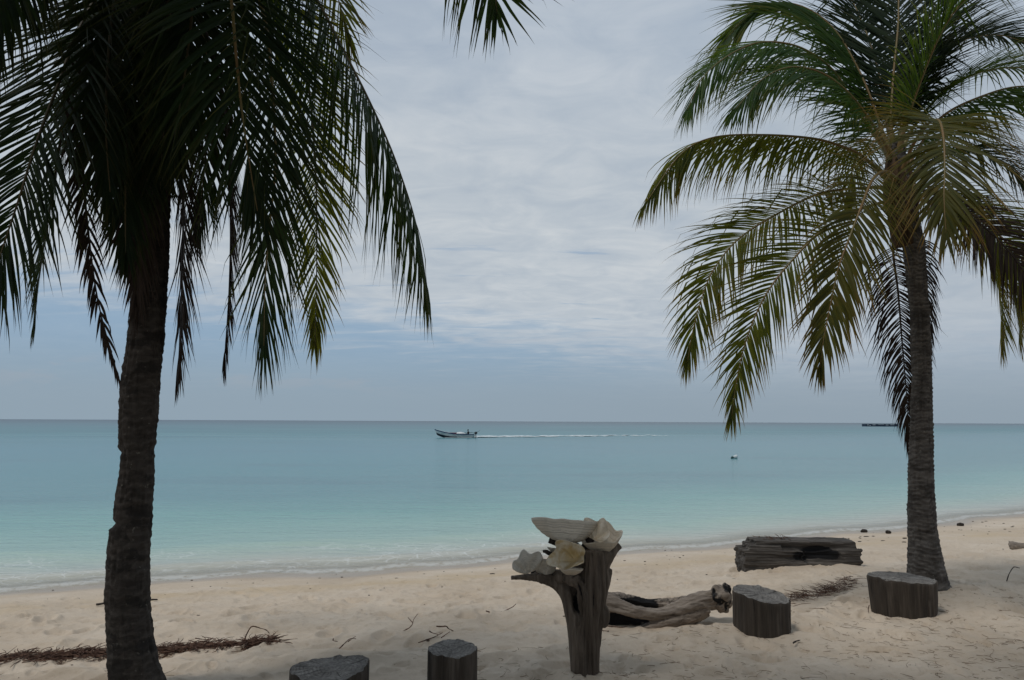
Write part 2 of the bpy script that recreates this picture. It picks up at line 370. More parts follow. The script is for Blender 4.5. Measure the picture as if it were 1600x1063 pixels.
def m_end():
    m, g, out = material('sawn end grain'); p = g.n('TexCoord').outputs['Object']; sp = g.n('SeparateXYZ', {0: p}).outputs
    fl = g.n('CombineXYZ', {0: sp[0], 1: sp[1], 2: 0.0}).outputs[0]
    ln = g.n('VectorMath', {0: fl}, operation='LENGTH').outputs['Value']; un = g.n('VectorMath', {0: fl}, operation='NORMALIZE').outputs['Vector']
    n = g.noise(p, 9, 5, .65); rings = g.m('SINE', g.m('ADD', g.m('MULTIPLY', ln, 260.0), g.m('MULTIPLY', n, 22.0)))
    chk = g.noise(g.n('VectorMath', {0: un, 1: g.n('CombineXYZ', {0: 0.0, 1: 0.0, 2: g.m('MULTIPLY', ln, .35)}).outputs[0]}, operation='ADD').outputs['Vector'], 9.0, 4, .7)
    fine = g.noise(p, 75, 4, .7)
    c = g.ramp(g.m('ADD', g.m('MULTIPLY', n, .6), g.m('MULTIPLY', fine, .4)), [(.36, (.105, .097, .088)), (.52, (.23, .213, .194)), (.68, (.38, .36, .33))])
    c = g.mix(g.sm(rings, .1, 1.0, 0, .35), c, (.06, .052, .046))
    c = g.mix(g.sm(chk, .40, .32, 0, .85), c, (.018, .015, .013))
    b = g.n('Bump', {'Strength': .9, 'Distance': .012, 'Height': g.m('ADD', g.m('ADD', fine, g.m('MULTIPLY', rings, .12)), g.sm(chk, .34, .44))})
    out(g.n('BsdfPrincipled', {'Base Color': c, 'Roughness': .88, 'Specular IOR Level': .25, 'Normal': b.outputs[0]}).outputs[0]); return m
def m_shell(name, outer, inner, stain, amt):
    m, g, out = material(name); p = g.n('TexCoord').outputs['Object']
    r = g.attr('rad'); ins = g.attr('inside')
    n = g.noise(p, 14, 5, .65); gl = g.noise(g.n('CombineXYZ', {0: g.m('MULTIPLY', r, 26.0), 1: 0.0, 2: g.m('MULTIPLY', n, 1.5)}).outputs[0], 1.0, 3, .5)
    c = g.mix(g.sm(gl, .4, .62, 0, .8), outer, tuple(k*.62 for k in outer))
    c = g.mix(g.sm(n, .56, .72, 0, .6), c, (.20, .17, .14))
    ci = g.mix(g.m('MULTIPLY', g.sm(n, .40, .62), amt), inner, stain)
    ci = g.mix(g.m('MULTIPLY', g.sm(r, .85, .25), amt), ci, stain)
    c = g.mix(ins, c, ci)
    c = g.mix(g.sm(g.noise(p, 34, 5, .7), .60, .74, 0, .55), c, (.16, .13, .10))
    b = g.n('Bump', {'Strength': .95, 'Distance': .008, 'Height': g.m('ADD', gl, g.m('MULTIPLY', g.noise(p, 60, 3), .5))})
    out(g.n('BsdfPrincipled', {'Base Color': c, 'Roughness': .55, 'Specular IOR Level': .35, 'Normal': b.outputs[0]}).outputs[0]); return m
M = dict(
    sand=m_sand(), sea=m_sea(),
    green=m_leaf('green palm leaf', (.020, .052, .014), (.046, .088, .020), (.17, .13, .02), (.12, .20, .015), .34),
    olive=m_leaf('olive palm leaf', (.030, .050, .011), (.072, .086, .016), (.22, .125, .022), (.24, .235, .016), .42, 1.0),
    yellow=m_leaf('yellowing palm leaf', (.042, .055, .014), (.095, .092, .024), (.20, .105, .025), (.22, .18, .02), .32, .95),
    shade=m_leaf('deep shaded palm leaf', (.007, .017, .007), (.016, .031, .010), (.06, .045, .012), (.035, .065, .007), .22, .6, .6),  # shaded copy of the green leaf; the crown's shade is put into the colour
    inner=m_leaf('shade darkened palm leaf', (.011, .027, .008), (.026, .050, .012), (.10, .075, .015), (.06, .11, .010), .26, .7, .6),  # darker leaf copy for the left palm, with its shade painted in
    dead=m_leaf('dry palm leaf', (.026, .018, .014), (.055, .038, .028), (.07, .05, .04), (.05, .03, .018), .10, .6, .7),
    rachis=m_simple('leaf stalk', (.16, .135, .045), (.20, .12, .045), 3, .5, .4),
    rachis_dark=m_simple('dark leaf stalk', (.055, .05, .028), (.10, .075, .03), 3, .5, .4),
    rachis_dead=m_simple('dry leaf stalk', (.035, .026, .022), (.06, .045, .035), 5, .8, .2),
    fibre=m_simple('leaf sheath fibre', (.05, .034, .022), (.10, .066, .04), 12, .95, .1, .9, 60, (1, 1, .3)),
    trunk_l=m_trunk('scarred palm bark', (.040, .033, .028), (.066, .056, .048), .75),
    trunk_r=m_trunk('ringed palm bark', (.062, .054, .048), (.130, .116, .104), .45),
    pedestal=m_wood('weathered driftwood', (.058, .043, .032), (.135, .106, .082), (.25, .205, .165), (1, 1, .07), .8, True, 1.0, 34),
    twig=m_simple('dark driftwood twig', (.024, .020, .018), (.055, .045, .04), 20, .9, .2, .5, 60),
    log=m_wood('silver driftwood', (.10, .080, .064), (.23, .19, .155), (.36, .31, .26), (.18, 1, 1), .65, True, .9, 34),
    beam=m_wood('weathered beam', (.032, .028, .025), (.078, .069, .061), (.22, .20, .18), (.06, 1, 1), .85, True, 1.0, 46),
    stool=m_wood('stump side', (.024, .019, .015), (.060, .048, .038), (.135, .112, .092), (1, 1, .05), .9, False, 1.0, 24),
    endgrain=m_end(),
    shell=m_shell('clam shell', (.66, .56, .43), (.80, .72, .60), (.55, .40, .2), .25),
    shell_y=m_shell('stained clam shell', (.58, .50, .37), (.78, .72, .60), (.56, .40, .16), .75),
    shell_g=m_shell('grey clam shell', (.57, .51, .42), (.70, .63, .53), (.46, .38, .26), .4),
    wrack=m_simple('brown beach wrack', (.045, .022, .016), (.17, .10, .07), 22, .85, .2),
    litter=m_simple('fallen needles', (.12, .08, .05), (.22, .155, .10), 6, .9, .2),
    husk=m_simple('dark husk', (.02, .016, .014), (.05, .04, .03), 20, .9, .2),
)

# ------------------------------------------------------------------ beach and sea
def build_beach():
    ys = [-120, -60, -30, -15, -8, -4, -2, -.5, .6, 1.4, 2.1, 2.7, 3.2]
    y = 3.45
    while y < 26: ys.append(y); y += max(.012, y*y/1500*.85)
    while y < 90: ys.append(y); y *= 1.12
    ys += [130, 220]
    us = list(np.linspace(-.86, .86, 1000)); e = .9
    while e < 26: us = [-e]+us+[e]; e *= 1.22
    us = np.array(us); ys = np.array(ys)
    Yg = np.repeat(ys[:, None], len(us), 1); wd = np.maximum(ys+.6, 4.2)
    Xg = us[None, :]*wd[:, None]
    Zg = ground(Xg, Yg)
    sy = shore_y(Xg); sd_ = sy-Yg
    wob = .25*fbm2(Xg*.8, Yg*.8, 3, 7.0)
    wet = 1-np.clip((sd_+wob-.25)/.8, 0, 1); wet = wet*wet*(3-2*wet)*np.clip((sd_+1.6)/1.4, .15, 1)
    tb = np.exp(-((sd_+wob*1.6-2.4-.35*np.sin(Xg*.7))/.75)**2)*np.clip(.55+.9*fbm2(Xg*1.2, Yg*2.2, 3, 11.0), 0, 1)
    nr, nc = Xg.shape
    idx = np.arange(nr*nc).reshape(nr, nc)
    f = np.stack([idx[:-1, :-1], idx[:-1, 1:], idx[1:, 1:], idx[1:, :-1]], -1).reshape(-1, 4)
    me = mesh('beach', np.stack([Xg, Yg, Zg], -1).reshape(-1, 3), f, True, {'wet': wet.ravel(), 'tide': tb.ravel()})
    tag(link('beach', me, M['sand']), 'pale coral sand beach sloping down to the water', 'beach', kind='structure')
def build_sea():
    ys = [8.0]; y = 8.0
    while y < 40: y += .16; ys.append(y)
    while y < 60000: y *= 1.07; ys.append(y)
    ys = np.array(ys); us = np.r_[np.array([-30, -12, -5, -2.5, -1.6]), np.linspace(-1.1, 1.1, 240), np.array([1.6, 2.5, 5, 12, 30])]
    Yg = np.repeat(ys[:, None], len(us), 1); Xg = us[None, :]*(ys[:, None]+.5)
    d = Yg-shore_y(Xg); hn = 1+.6*fbm2(Xg*.5, Yg*.3, 2, 5.0)
    Zg = SEA+.030*hn*np.exp(-((d-.30)/.22)**2)+.035*hn*np.exp(-((d-1.25)/.30)**2)*np.clip((4-Xg)/4, .2, 1)+.03*hn*np.exp(-((d-3.4)/.6)**2)
    nr, nc = Xg.shape; idx = np.arange(nr*nc).reshape(nr, nc)
    f = np.stack([idx[:-1, :-1], idx[:-1, 1:], idx[1:, 1:], idx[1:, :-1]], -1).reshape(-1, 4)
    me = mesh('sea', np.stack([Xg, Yg, Zg], -1).reshape(-1, 3), f, True, {'shore': d.ravel()})
    tag(link('sea', me, M['sea']), 'calm turquoise sea reaching out to the horizon', 'sea', kind='structure')
build_beach(); build_sea()

# ------------------------------------------------------------------ palms
def trunk_mesh(rows, Yd, seed, ringstep, ringamp, notches=(), below=.35, slim=.92):
    """rows: (py, left px, right px) of the outline, top to bottom, at depth Yd"""
    rows = np.array(rows, dtype=float)
    zl = []; 
    for py, l, r in rows:
        a, b = P(l, py, Yd), P(r, py, Yd); zl.append([(a[2]+b[2])/2, (a[0]+b[0])/2, (b[0]-a[0])/2])
    zl = np.array(zl)[::-1]                        # bottom up
    z0, z1 = zl[0, 0]-below, zl[-1, 0]
    zs = np.arange(z0, z1, .009); seg = 72; th = np.linspace(0, 2*np.pi, seg, endpoint=False)
    cx = np.interp(zs, zl[:, 0], zl[:, 1]); rr = np.interp(zs, zl[:, 0], zl[:, 2])
    A, Zs = np.meshgrid(th, zs); cxg = cx[:, None]; rg = rr[:, None]
    ca, sa = np.cos(A), np.sin(A)
    wav = .75*fbm2(ca*1.2+5+seed, sa*1.2+Zs*2.6, 3, seed)
    ph = Zs/ringstep+wav; fr = ph-np.floor(ph)
    ring = np.clip((fr-.0)/.75, 0, 1)*np.where(fr > .8, (1-fr)/.2, 1)
    amp = ringamp*(.55+.9*np.abs(vn2(np.floor(ph)*1.7+seed, Zs*0, seed)))
    rad = slim*rg*(1+.035*fbm2(ca*1.5+seed, sa*1.5+Zs*1.5, 3, seed+1))+amp*(ring-.5)
    rad = rad+.007*fbm2(A*9, Zs*4.5, 3, seed+3)+.005*fbm2(ca*9, sa*9+Zs*40, 2, seed+4)
    for (zc, ac, dz, da, dep) in notches:
        da_ = np.angle(np.exp(1j*(A-ac)))
        rad = rad-dep*np.exp(-((Zs-zc)/dz)**4)*np.exp(-(da_/da)**4)
    x, y = cxg+rad*ca, Yd+rad*sa
    V = np.stack([x, y, Zs], -1).reshape(-1, 3); n = len(zs); f = []
    idx = np.arange(n*seg).reshape(n, seg); nx = np.roll(idx, -1, 1)
    f = np.stack([idx[:-1], nx[:-1], nx[1:], idx[1:]], -1).reshape(-1, 4).tolist()
    f.append(idx[-1].tolist()); f.append(idx[0].tolist()[::-1])
    me = mesh('trunk', V, f, True, {'ring': np.clip((ring-.55)*2.2, 0, 1).ravel()})
    return me
def frond(tree, pts, mat='green', L=.75, n=88, pet=.12, roll=(0, 0), droop=1.0, lift=12, W=.0225, alpha=(68, 22), seed=1,
          miss=.05, rag=.2, name='frond', label=None, rach='rachis', rr=.022, curve_prof=(.72, .40), sides=(1, 1), spread=1.0):
    rg = np.random.default_rng(seed); L = L*1.34; droop = droop*.72; alpha = (alpha[0], alpha[1]); n = int(n*1.2)
    p3 = np.array([P(*q) if abs(q[2]) < 900 else q for q in pts]); K = 90
    C = catmull(p3, K); T = np.gradient(C, axis=0); T /= np.linalg.norm(T, axis=1)[:, None]
    hz_ = C[-1]-C[0]; hz_[2] = 0
    if np.linalg.norm(hz_) < .15: hz_ = np.array([0, -1.0, 0])
    s = np.cross(hz_/np.linalg.norm(hz_), [0, 0, 1.0]); Sv = []; Nv = []
    for i in range(K):
        s = s-T[i]*np.dot(s, T[i]); s /= np.linalg.norm(s); nn = np.cross(s, T[i])
        a = R(roll[0]+(roll[1]-roll[0])*i/(K-1))
        Sv.append(s*math.cos(a)+nn*math.sin(a)); Nv.append(nn*math.cos(a)-s*math.sin(a))
    Sv, Nv = np.array(Sv), np.array(Nv)
    vs, lfs, rvs, uus = [], [], [], []; SEG = 7
    wp = np.array([.50, .90, 1, .92, .72, .46, .20, .02])
    for sgn, on in ((1, sides[0]), (-1, sides[1])):
        if not on: continue
        m = int(n*on); u = np.sort((np.arange(m)+rg.random(m)*.7)/m); gap = .5+.5*np.sin(u*61+seed*1.7+sgn)*np.sin(u*23+seed); u = u[rg.random(m) > miss+.5*(gap > .93)]
        m = len(u); t = pet+(1-pet)*u; ii = np.clip(t*(K-1), 0, K-1.001); i0 = ii.astype(int); fr = (ii-i0)[:, None]
        lerp = lambda Q: Q[i0]*(1-fr)+Q[i0+1]*fr
        c, tt, ss, nn = lerp(C), lerp(T), lerp(Sv), lerp(Nv)
        al = np.radians((alpha[0]+(alpha[1]-alpha[0])*u**.85)*(1-.72*np.clip((u-.84)/.16, 0, 1))+rg.normal(0, 3.5, m)); be = np.radians(lift+rg.normal(0, 6, m))
        d = np.cos(al)[:, None]*tt+np.sin(al)[:, None]*(sgn*ss*np.cos(be)[:, None]+nn*np.sin(be)[:, None])
        a0, pk = curve_prof
        prof = np.where(u < pk, a0+(1-a0)*np.sin(np.clip(u/pk, 0, 1)*np.pi/2), 1-.66*((u-pk)/(1-pk))**1.6)
        ln = L*prof*rg.normal(1, .07, m); ln = np.where(rg.random(m) < rag*.5, ln*rg.uniform(.45, .9, m), ln)
        dr = droop*rg.normal(1, .22, m)
        kink = rg.random(m) < rag; kat = rg.integers(2, 6, m)
        p = c.copy(); wv0 = tt-np.sum(tt*d, 1)[:, None]*d
        tw = rg.normal(0, .28, m); rv = rg.random(m)
        P_, M1, P2 = [], [], []
        for j in range(SEG+1):
            wv = tt-np.sum(tt*d, 1)[:, None]*d; wv /= np.linalg.norm(wv, axis=1)[:, None]+1e-6
            no = np.cross(d, wv); tj = (tw*(j/SEG))[:, None]
            wv2 = wv*np.cos(tj)+no*np.sin(tj); no2 = np.cross(d, wv2)
            sgnn = np.sign(np.sum(no2*nn, 1))[:, None]+1e-9
            hw = (W*.5*wp[j]*(.75+.25*prof))[:, None]
            P_.append(p+wv2*hw-no2*sgnn*hw*.30); M1.append(p+no2*sgnn*hw*.18); P2.append(p-wv2*hw-no2*sgnn*hw*.30)
            p = p+d*(ln/SEG)[:, None]
            g_ = dr/SEG*(1+.6*j/SEG)+np.where(kink & (kat == j), 1.3, 0)
            d = d+np.array([0, 0, -1.0])*g_[:, None]; d = d+rg.normal(0, .028, (m, 3)); d /= np.linalg.norm(d, axis=1)[:, None]
        arr = np.stack([np.stack(P_, 1), np.stack(M1, 1), np.stack(P2, 1)], 2)      # m, SEG+1, 3, xyz
        vs.append(arr.reshape(-1, 3))
        lfs.append(np.tile(np.repeat(np.arange(SEG+1)/SEG, 3), m)); rvs.append(np.repeat(rv, 3*(SEG+1))); uus.append(np.repeat(u, 3*(SEG+1)))
    V = np.vstack(vs); nl = len(V)//(3*(SEG+1)); b = np.arange(nl)[:, None, None]*3*(SEG+1)+np.arange(SEG)[None, :, None]*3
    q1 = b+np.array([0, 1, 4, 3]); q2 = b+np.array([1, 2, 5, 4])
    f = np.concatenate([q1.reshape(-1, 4), q2.reshape(-1, 4)])
    fo = link(name, mesh('frond_leaflets', V, f, False, {'lf': np.concatenate(lfs), 'rv': np.concatenate(rvs), 'uu': np.concatenate(uus)}), M[mat], tree)
    fo.data.polygons.foreach_set('use_smooth', [True]*len(fo.data.polygons))
    x = np.linspace(0, 1, K); rad = rr*(1-.86*x)+rr*1.3*np.exp(-(x/.07)**2)
    link('midrib', mesh('midrib', *tube(C, rad, 8, .8)), M[rach], fo)
    if label: fo['label'] = label
    return fo

# --- the palm on the right
YR = 8.0
palm_r = empty('palm_tree', 'coconut palm with straight slender ringed trunk and olive fronds behind the wide flared stump stool', 'palm tree', 'coconut palms on the beach')
palm_r.location = (4.55, YR, 0)
def under(o, root):                                # parts are modelled in world space, so undo the root's offset
    for c in o:
        c.matrix_parent_inverse = Matrix.Translation(-Vector(root.location))
rowsR = [(225, 1384, 1412), (300, 1392, 1426), (350, 1405, 1437), (380, 1411, 1444), (433, 1417, 1448), (485, 1423, 1452), (590, 1426, 1455), (696, 1421, 1457), (775, 1419, 1460),
         (827, 1419, 1464), (853, 1419, 1468), (880, 1418, 1474), (906, 1417, 1481), (919, 1415, 1487), (930, 1412, 1490)]
link('trunk', trunk_mesh(rowsR, YR, 2.0, .045, .008, [(.62, -1.9, .07, .5, .02), (.35, -1.2, .05, .6, .018)]), M['trunk_r'], palm_r)
FR = lambda *a, **k: frond(palm_r, *a, **{**dict(W=.0200), **k, 'n': int(k.get('n', 88)*1.14)})
# upper crown, left and up
FR([(1395, 250, 8.05), (1375, 222, 8.0), (1336, 168, 7.95), (1308, 118, 7.9), (1272, 86, 7.85), (1233, 69, 7.8), (1185, 67, 7.75), (1138, 87, 7.7), (1098, 122, 7.65), (1074, 172, 7.6)], 'green', L=.80, roll=(20, 55), droop=.75, seed=11, lift=-22, n=95)
FR([(1397, 245, 8.0), (1385, 225, 8.0), (1359, 150, 8.1), (1336, 99, 8.2), (1304, 47, 8.3), (1262, 14, 8.4), (1215, 4, 8.5), (1170, 22, 8.5), (1135, 60, 8.5)], 'green', L=1.0, lift=-25, roll=(10, 40), droop=.6, seed=12, n=105, W=.028)
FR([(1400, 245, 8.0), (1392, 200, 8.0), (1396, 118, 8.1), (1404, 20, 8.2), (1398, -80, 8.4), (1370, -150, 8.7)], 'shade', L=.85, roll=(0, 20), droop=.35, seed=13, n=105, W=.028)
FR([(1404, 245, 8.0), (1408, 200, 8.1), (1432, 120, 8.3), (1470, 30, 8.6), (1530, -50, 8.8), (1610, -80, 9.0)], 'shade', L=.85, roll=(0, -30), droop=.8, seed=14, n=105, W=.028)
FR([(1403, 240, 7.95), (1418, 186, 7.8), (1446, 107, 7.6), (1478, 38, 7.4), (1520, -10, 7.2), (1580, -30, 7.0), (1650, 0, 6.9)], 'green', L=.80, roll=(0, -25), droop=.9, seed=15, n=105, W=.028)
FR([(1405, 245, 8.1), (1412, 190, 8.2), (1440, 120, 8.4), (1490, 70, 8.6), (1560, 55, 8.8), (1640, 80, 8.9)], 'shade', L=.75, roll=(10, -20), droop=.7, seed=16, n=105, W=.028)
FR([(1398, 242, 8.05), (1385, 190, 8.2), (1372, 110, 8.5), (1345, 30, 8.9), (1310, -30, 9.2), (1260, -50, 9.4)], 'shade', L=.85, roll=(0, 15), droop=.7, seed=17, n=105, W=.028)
FR([(1396, 250, 7.95), (1370, 205, 7.8), (1330, 150, 7.6), (1285, 115, 7.5), (1235, 105, 7.4), (1190, 125, 7.35), (1150, 170, 7.3)], 'green', L=.78, roll=(25, 60), droop=.8, seed=18, lift=-20, n=90)
FR([(1404, 245, 8.0), (1430, 195, 8.1), (1480, 140, 8.2), (1545, 110, 8.3), (1620, 110, 8.3), (1690, 150, 8.3)], 'green', L=.80, roll=(5, -25), droop=1.0, seed=26, n=90)
# left, level and drooping
FR([(1398, 285, 8.0), (1375, 268, 7.9), (1345, 243, 7.85), (1320, 231, 7.8), (1272, 217, 7.75), (1193, 211, 7.65), (1114, 215, 7.55), (1062, 243, 7.5), (1010, 316, 7.45)], 'olive', L=.70, roll=(12, 62), droop=1.9, seed=21, lift=-38, n=100, pet=.16, alpha=(66, 24))
FR([(1400, 300, 8.0), (1375, 293, 7.9), (1351, 294, 7.85), (1320, 296, 7.8), (1277, 304, 7.75), (1219, 332, 7.65), (1157, 371, 7.6), (1119, 415, 7.55), (1099, 458, 7.55), (1083, 515, 7.55), (1074, 566, 7.55)], 'olive', L=.64, roll=(20, 78), droop=.95, seed=22, n=100, pet=.16)
FR([(1402, 312, 8.0), (1380, 316, 7.8), (1335, 331, 7.5), (1285, 360, 7.3), (1244, 400, 7.2), (1206, 446, 7.15), (1181, 492, 7.15), (1161, 548, 7.15), (1149, 606, 7.15), (1143, 652, 7.15)], 'olive', L=.60, roll=(25, 85), droop=.55, seed=23, n=98, pet=.12, rag=.25)
FR([(1400, 285, 7.9), (1385, 268, 7.6), (1364, 280, 7.2), (1343, 330, 6.9), (1326, 375, 6.8), (1310, 419, 6.75), (1297, 479, 6.75), (1287, 530, 6.75), (1281, 575, 6.8)], 'yellow', L=.62, roll=(55, 30), droop=.8, seed=24, n=70, W=.028, pet=.13, rag=.3, sides=(1, 1), label='yellowing frond hanging in front of the trunk')
FR([(1396, 270, 8.1), (1382, 238, 8.4), (1366, 220, 8.9), (1345, 235, 9.3), (1330, 275, 9.6), (1325, 320, 9.7)], 'olive', L=.7, roll=(0, 10), droop=1.4, seed=25, n=70)
# front, arching at the camera
FR([(1402, 290, 7.95), (1425, 230, 7.7), (1448, 196, 7.3), (1466, 188, 6.9), (1474, 215, 6.55), (1476, 262, 6.35), (1475, 310, 6.25), (1478, 365, 6.2)], 'yellow', L=.76, roll=(0, 0), droop=.9, seed=31, n=85, W=.027, pet=.22, alpha=(78, 30), label='yellowing frond arching forward over the crown')
# right side
FR([(1405, 285, 8.0), (1430, 240, 8.0), (1470, 184, 7.95), (1533, 151, 7.9), (1600, 135, 7.8), (1680, 150, 7.7), (1750, 210, 7.7)], 'green', L=.75, roll=(0, -20), droop=1.3, seed=32, lift=-35, n=92)
FR([(1408, 300, 7.95), (1440, 290, 7.8), (1475, 305, 7.6), (1517, 334, 7.4), (1558, 365, 7.25), (1600, 410, 7.2), (1630, 470, 7.2), (1645, 550, 7.2)], 'olive', L=.68, roll=(-15, -70), droop=.9, seed=33, n=95, pet=.14)
FR([(1408, 295, 8.1), (1450, 255, 8.3), (1505, 235, 8.5), (1570, 255, 8.6), (1620, 300, 8.7), (1650, 360, 8.7)], 'shade', L=.75, roll=(-10, -35), droop=1.3, seed=34, n=90)
FR([(1408, 310, 8.0), (1445, 315, 8.2), (1490, 340, 8.4), (1535, 385, 8.5), (1558, 440, 8.5), (1566, 500, 8.5), (1566, 545, 8.5)], 'olive', L=.62, roll=(-20, -75), droop=.8, seed=35, n=85, rag=.25)
FR([(1410, 300, 7.9), (1450, 300, 7.5), (1510, 335, 7.1), (1560, 375, 6.9), (1610, 440, 6.8), (1640, 520, 6.8)], 'dead', L=.5, roll=(-20, -60), droop=1.3, seed=36, n=70, rag=.3, rach='rachis_dead', label='browned frond drooping on the right')
FR([(1409, 305, 8.0), (1440, 298, 8.1), (1490, 318, 8.2), (1540, 372, 8.25), (1574, 430, 8.25), (1590, 490, 8.25), (1594, 530, 8.25)], 'olive', L=.60, roll=(-20, -60), droop=.8, seed=37, n=85, rag=.3)
# dead ones round the trunk
FR([(1406, 320, 7.95), (1395, 345, 8.05), (1396, 400, 8.12), (1403, 455, 8.14), (1409, 528, 8.14), (1416, 611, 8.14), (1421, 690, 8.14)], 'dead', L=.50, roll=(-30, -10), droop=1.9, lift=5, W=.016, curve_prof=(.95, .12), seed=41, n=90, pet=.18, rag=.35, name='dead_frond', rach='rachis_dead', rr=.018, label='dry dark brown frond hanging along the trunk')
FR([(1425, 330, 8.2), (1440, 370, 8.25), (1447, 430, 8.25), (1450, 490, 8.25), (1452, 560, 8.25)], 'dead', L=.32, roll=(-60, -80), droop=1.6, W=.018, seed=42, n=45, pet=.2, rag=.3, name='dead_frond', rach='rachis_dead', rr=.015, label='thin dry frond behind the trunk')
mb = MB(); rgn = np.random.default_rng(5)
for k in range(16):
    a = k*2.4; b0 = P(1412+14*math.cos(a), 360-4*k % 30, YR+.10*math.sin(a)); b1 = P(1402+16*math.cos(a), 255+rgn.uniform(-15, 15), YR+.13*math.sin(a))
    mb.tube([b0, (b0+b1)/2+np.array([.05*math.cos(a), .05*math.sin(a), 0]), b1], [.05, .055, .02], 8, 10, .6)
mb.tube([P(1413, 385, YR), P(1405, 320, YR), P(1399, 250, YR)], [.11, .13, .05], 16, 14)
me = remesh('crown_sheath', mb, .014, 2); c = coords(me)
displace(me, .012*fbm3(c[:, 0]*30, c[:, 1]*30, c[:, 2]*7, 3)); link('crown_sheath', me, M['fibre'], palm_r)
under(palm_r.children, palm_r)

# --- the palm on the left
YL = 5.0
palm_l = empty('palm_tree', 'coconut palm with thick notched trunk leaning at the near end of the brown wrack line', 'palm tree', 'coconut palms on the beach')
palm_l.location = (-2.55, YL, 0)
rowsL = [(-60, 226, 272), (0, 222, 270), (100, 219, 270), (240, 214, 270), (380, 209, 265), (475, 204, 260), (525, 200, 258), (587, 190, 252), (640, 185, 248), (699, 184, 243), (716, 188, 242), (749, 185, 241), (786, 178, 239), (802, 177, 239), (815, 178, 238), (825, 171, 238),
         (873, 167, 235), (936, 161, 236), (961, 164, 237), (998, 165, 241), (1035, 167, 250), (1063, 169, 260), (1085, 170, 266)]
def zl_(py): return P(200, py, YL)[2]
notch = [(zl_(716), 3.0, .05, .55, .036), (zl_(819), 3.05, .022, .7, .045), (zl_(704), .1, .03, .5, .014), (zl_(880), -.2, .03, .5, .014), (zl_(795), -1.2, .04, .5, .016), (zl_(700), -2.2, .05, .4, .018), (zl_(940), -1.5, .05, .5, .014)]
link('trunk', trunk_mesh(rowsL, YL, 6.0, .055, .0035, notch, .35, .87), M['trunk_l'], palm_l)
FL = lambda *a, **k: frond(palm_l, *a, **{**dict(rach='rachis_dark', W=.020), **k})
# front hanging ones
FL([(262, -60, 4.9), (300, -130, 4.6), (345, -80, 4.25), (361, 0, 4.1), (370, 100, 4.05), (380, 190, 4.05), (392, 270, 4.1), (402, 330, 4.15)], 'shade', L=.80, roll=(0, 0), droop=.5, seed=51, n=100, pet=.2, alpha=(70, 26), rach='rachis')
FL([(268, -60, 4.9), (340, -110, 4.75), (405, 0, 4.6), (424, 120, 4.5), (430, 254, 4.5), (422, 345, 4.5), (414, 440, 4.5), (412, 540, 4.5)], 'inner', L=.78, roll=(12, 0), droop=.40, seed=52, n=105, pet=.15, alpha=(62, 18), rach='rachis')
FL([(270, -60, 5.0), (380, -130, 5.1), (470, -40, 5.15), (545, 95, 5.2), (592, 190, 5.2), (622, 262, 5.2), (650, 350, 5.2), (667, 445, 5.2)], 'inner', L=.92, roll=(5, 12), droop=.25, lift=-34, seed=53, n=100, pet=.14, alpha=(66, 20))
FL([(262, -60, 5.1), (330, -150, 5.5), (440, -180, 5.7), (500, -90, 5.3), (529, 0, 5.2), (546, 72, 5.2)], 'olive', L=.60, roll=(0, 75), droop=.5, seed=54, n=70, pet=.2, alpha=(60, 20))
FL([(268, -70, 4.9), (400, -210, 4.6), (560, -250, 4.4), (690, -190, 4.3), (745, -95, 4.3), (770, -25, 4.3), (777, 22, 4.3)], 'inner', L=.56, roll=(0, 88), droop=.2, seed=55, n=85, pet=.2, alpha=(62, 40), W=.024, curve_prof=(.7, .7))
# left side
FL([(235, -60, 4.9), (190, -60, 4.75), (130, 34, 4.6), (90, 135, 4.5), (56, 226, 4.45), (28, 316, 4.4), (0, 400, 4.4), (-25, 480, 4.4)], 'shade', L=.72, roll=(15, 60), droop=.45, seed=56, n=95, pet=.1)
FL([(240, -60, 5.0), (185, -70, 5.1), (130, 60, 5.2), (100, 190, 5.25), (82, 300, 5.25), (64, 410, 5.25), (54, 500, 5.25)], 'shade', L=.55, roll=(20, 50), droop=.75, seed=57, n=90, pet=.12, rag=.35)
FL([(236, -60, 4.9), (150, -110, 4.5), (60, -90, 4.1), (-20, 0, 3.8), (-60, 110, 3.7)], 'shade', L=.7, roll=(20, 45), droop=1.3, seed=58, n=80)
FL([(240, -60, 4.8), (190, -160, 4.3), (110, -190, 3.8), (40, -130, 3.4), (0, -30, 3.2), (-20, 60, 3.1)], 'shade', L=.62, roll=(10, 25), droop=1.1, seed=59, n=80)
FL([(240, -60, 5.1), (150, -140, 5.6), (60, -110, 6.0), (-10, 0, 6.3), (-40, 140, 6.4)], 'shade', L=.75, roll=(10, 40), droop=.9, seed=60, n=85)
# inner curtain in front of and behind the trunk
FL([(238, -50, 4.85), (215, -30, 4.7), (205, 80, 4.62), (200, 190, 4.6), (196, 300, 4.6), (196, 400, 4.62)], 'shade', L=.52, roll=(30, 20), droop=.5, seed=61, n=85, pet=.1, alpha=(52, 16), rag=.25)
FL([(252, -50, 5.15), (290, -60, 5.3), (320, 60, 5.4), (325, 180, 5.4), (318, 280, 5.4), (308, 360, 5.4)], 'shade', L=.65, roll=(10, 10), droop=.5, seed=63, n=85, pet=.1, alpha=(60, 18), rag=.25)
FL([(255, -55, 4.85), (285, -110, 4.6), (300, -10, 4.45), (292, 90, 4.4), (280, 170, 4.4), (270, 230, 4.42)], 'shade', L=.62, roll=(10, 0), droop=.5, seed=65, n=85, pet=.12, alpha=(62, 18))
FL([(262, -60, 5.1), (360, -120, 5.4), (440, -20, 5.6), (478, 110, 5.7), (492, 250, 5.7), (495, 390, 5.7), (492, 540, 5.7)], 'olive', L=.55, roll=(20, 55), droop=.6, seed=66, n=90, pet=.14, rag=.25)
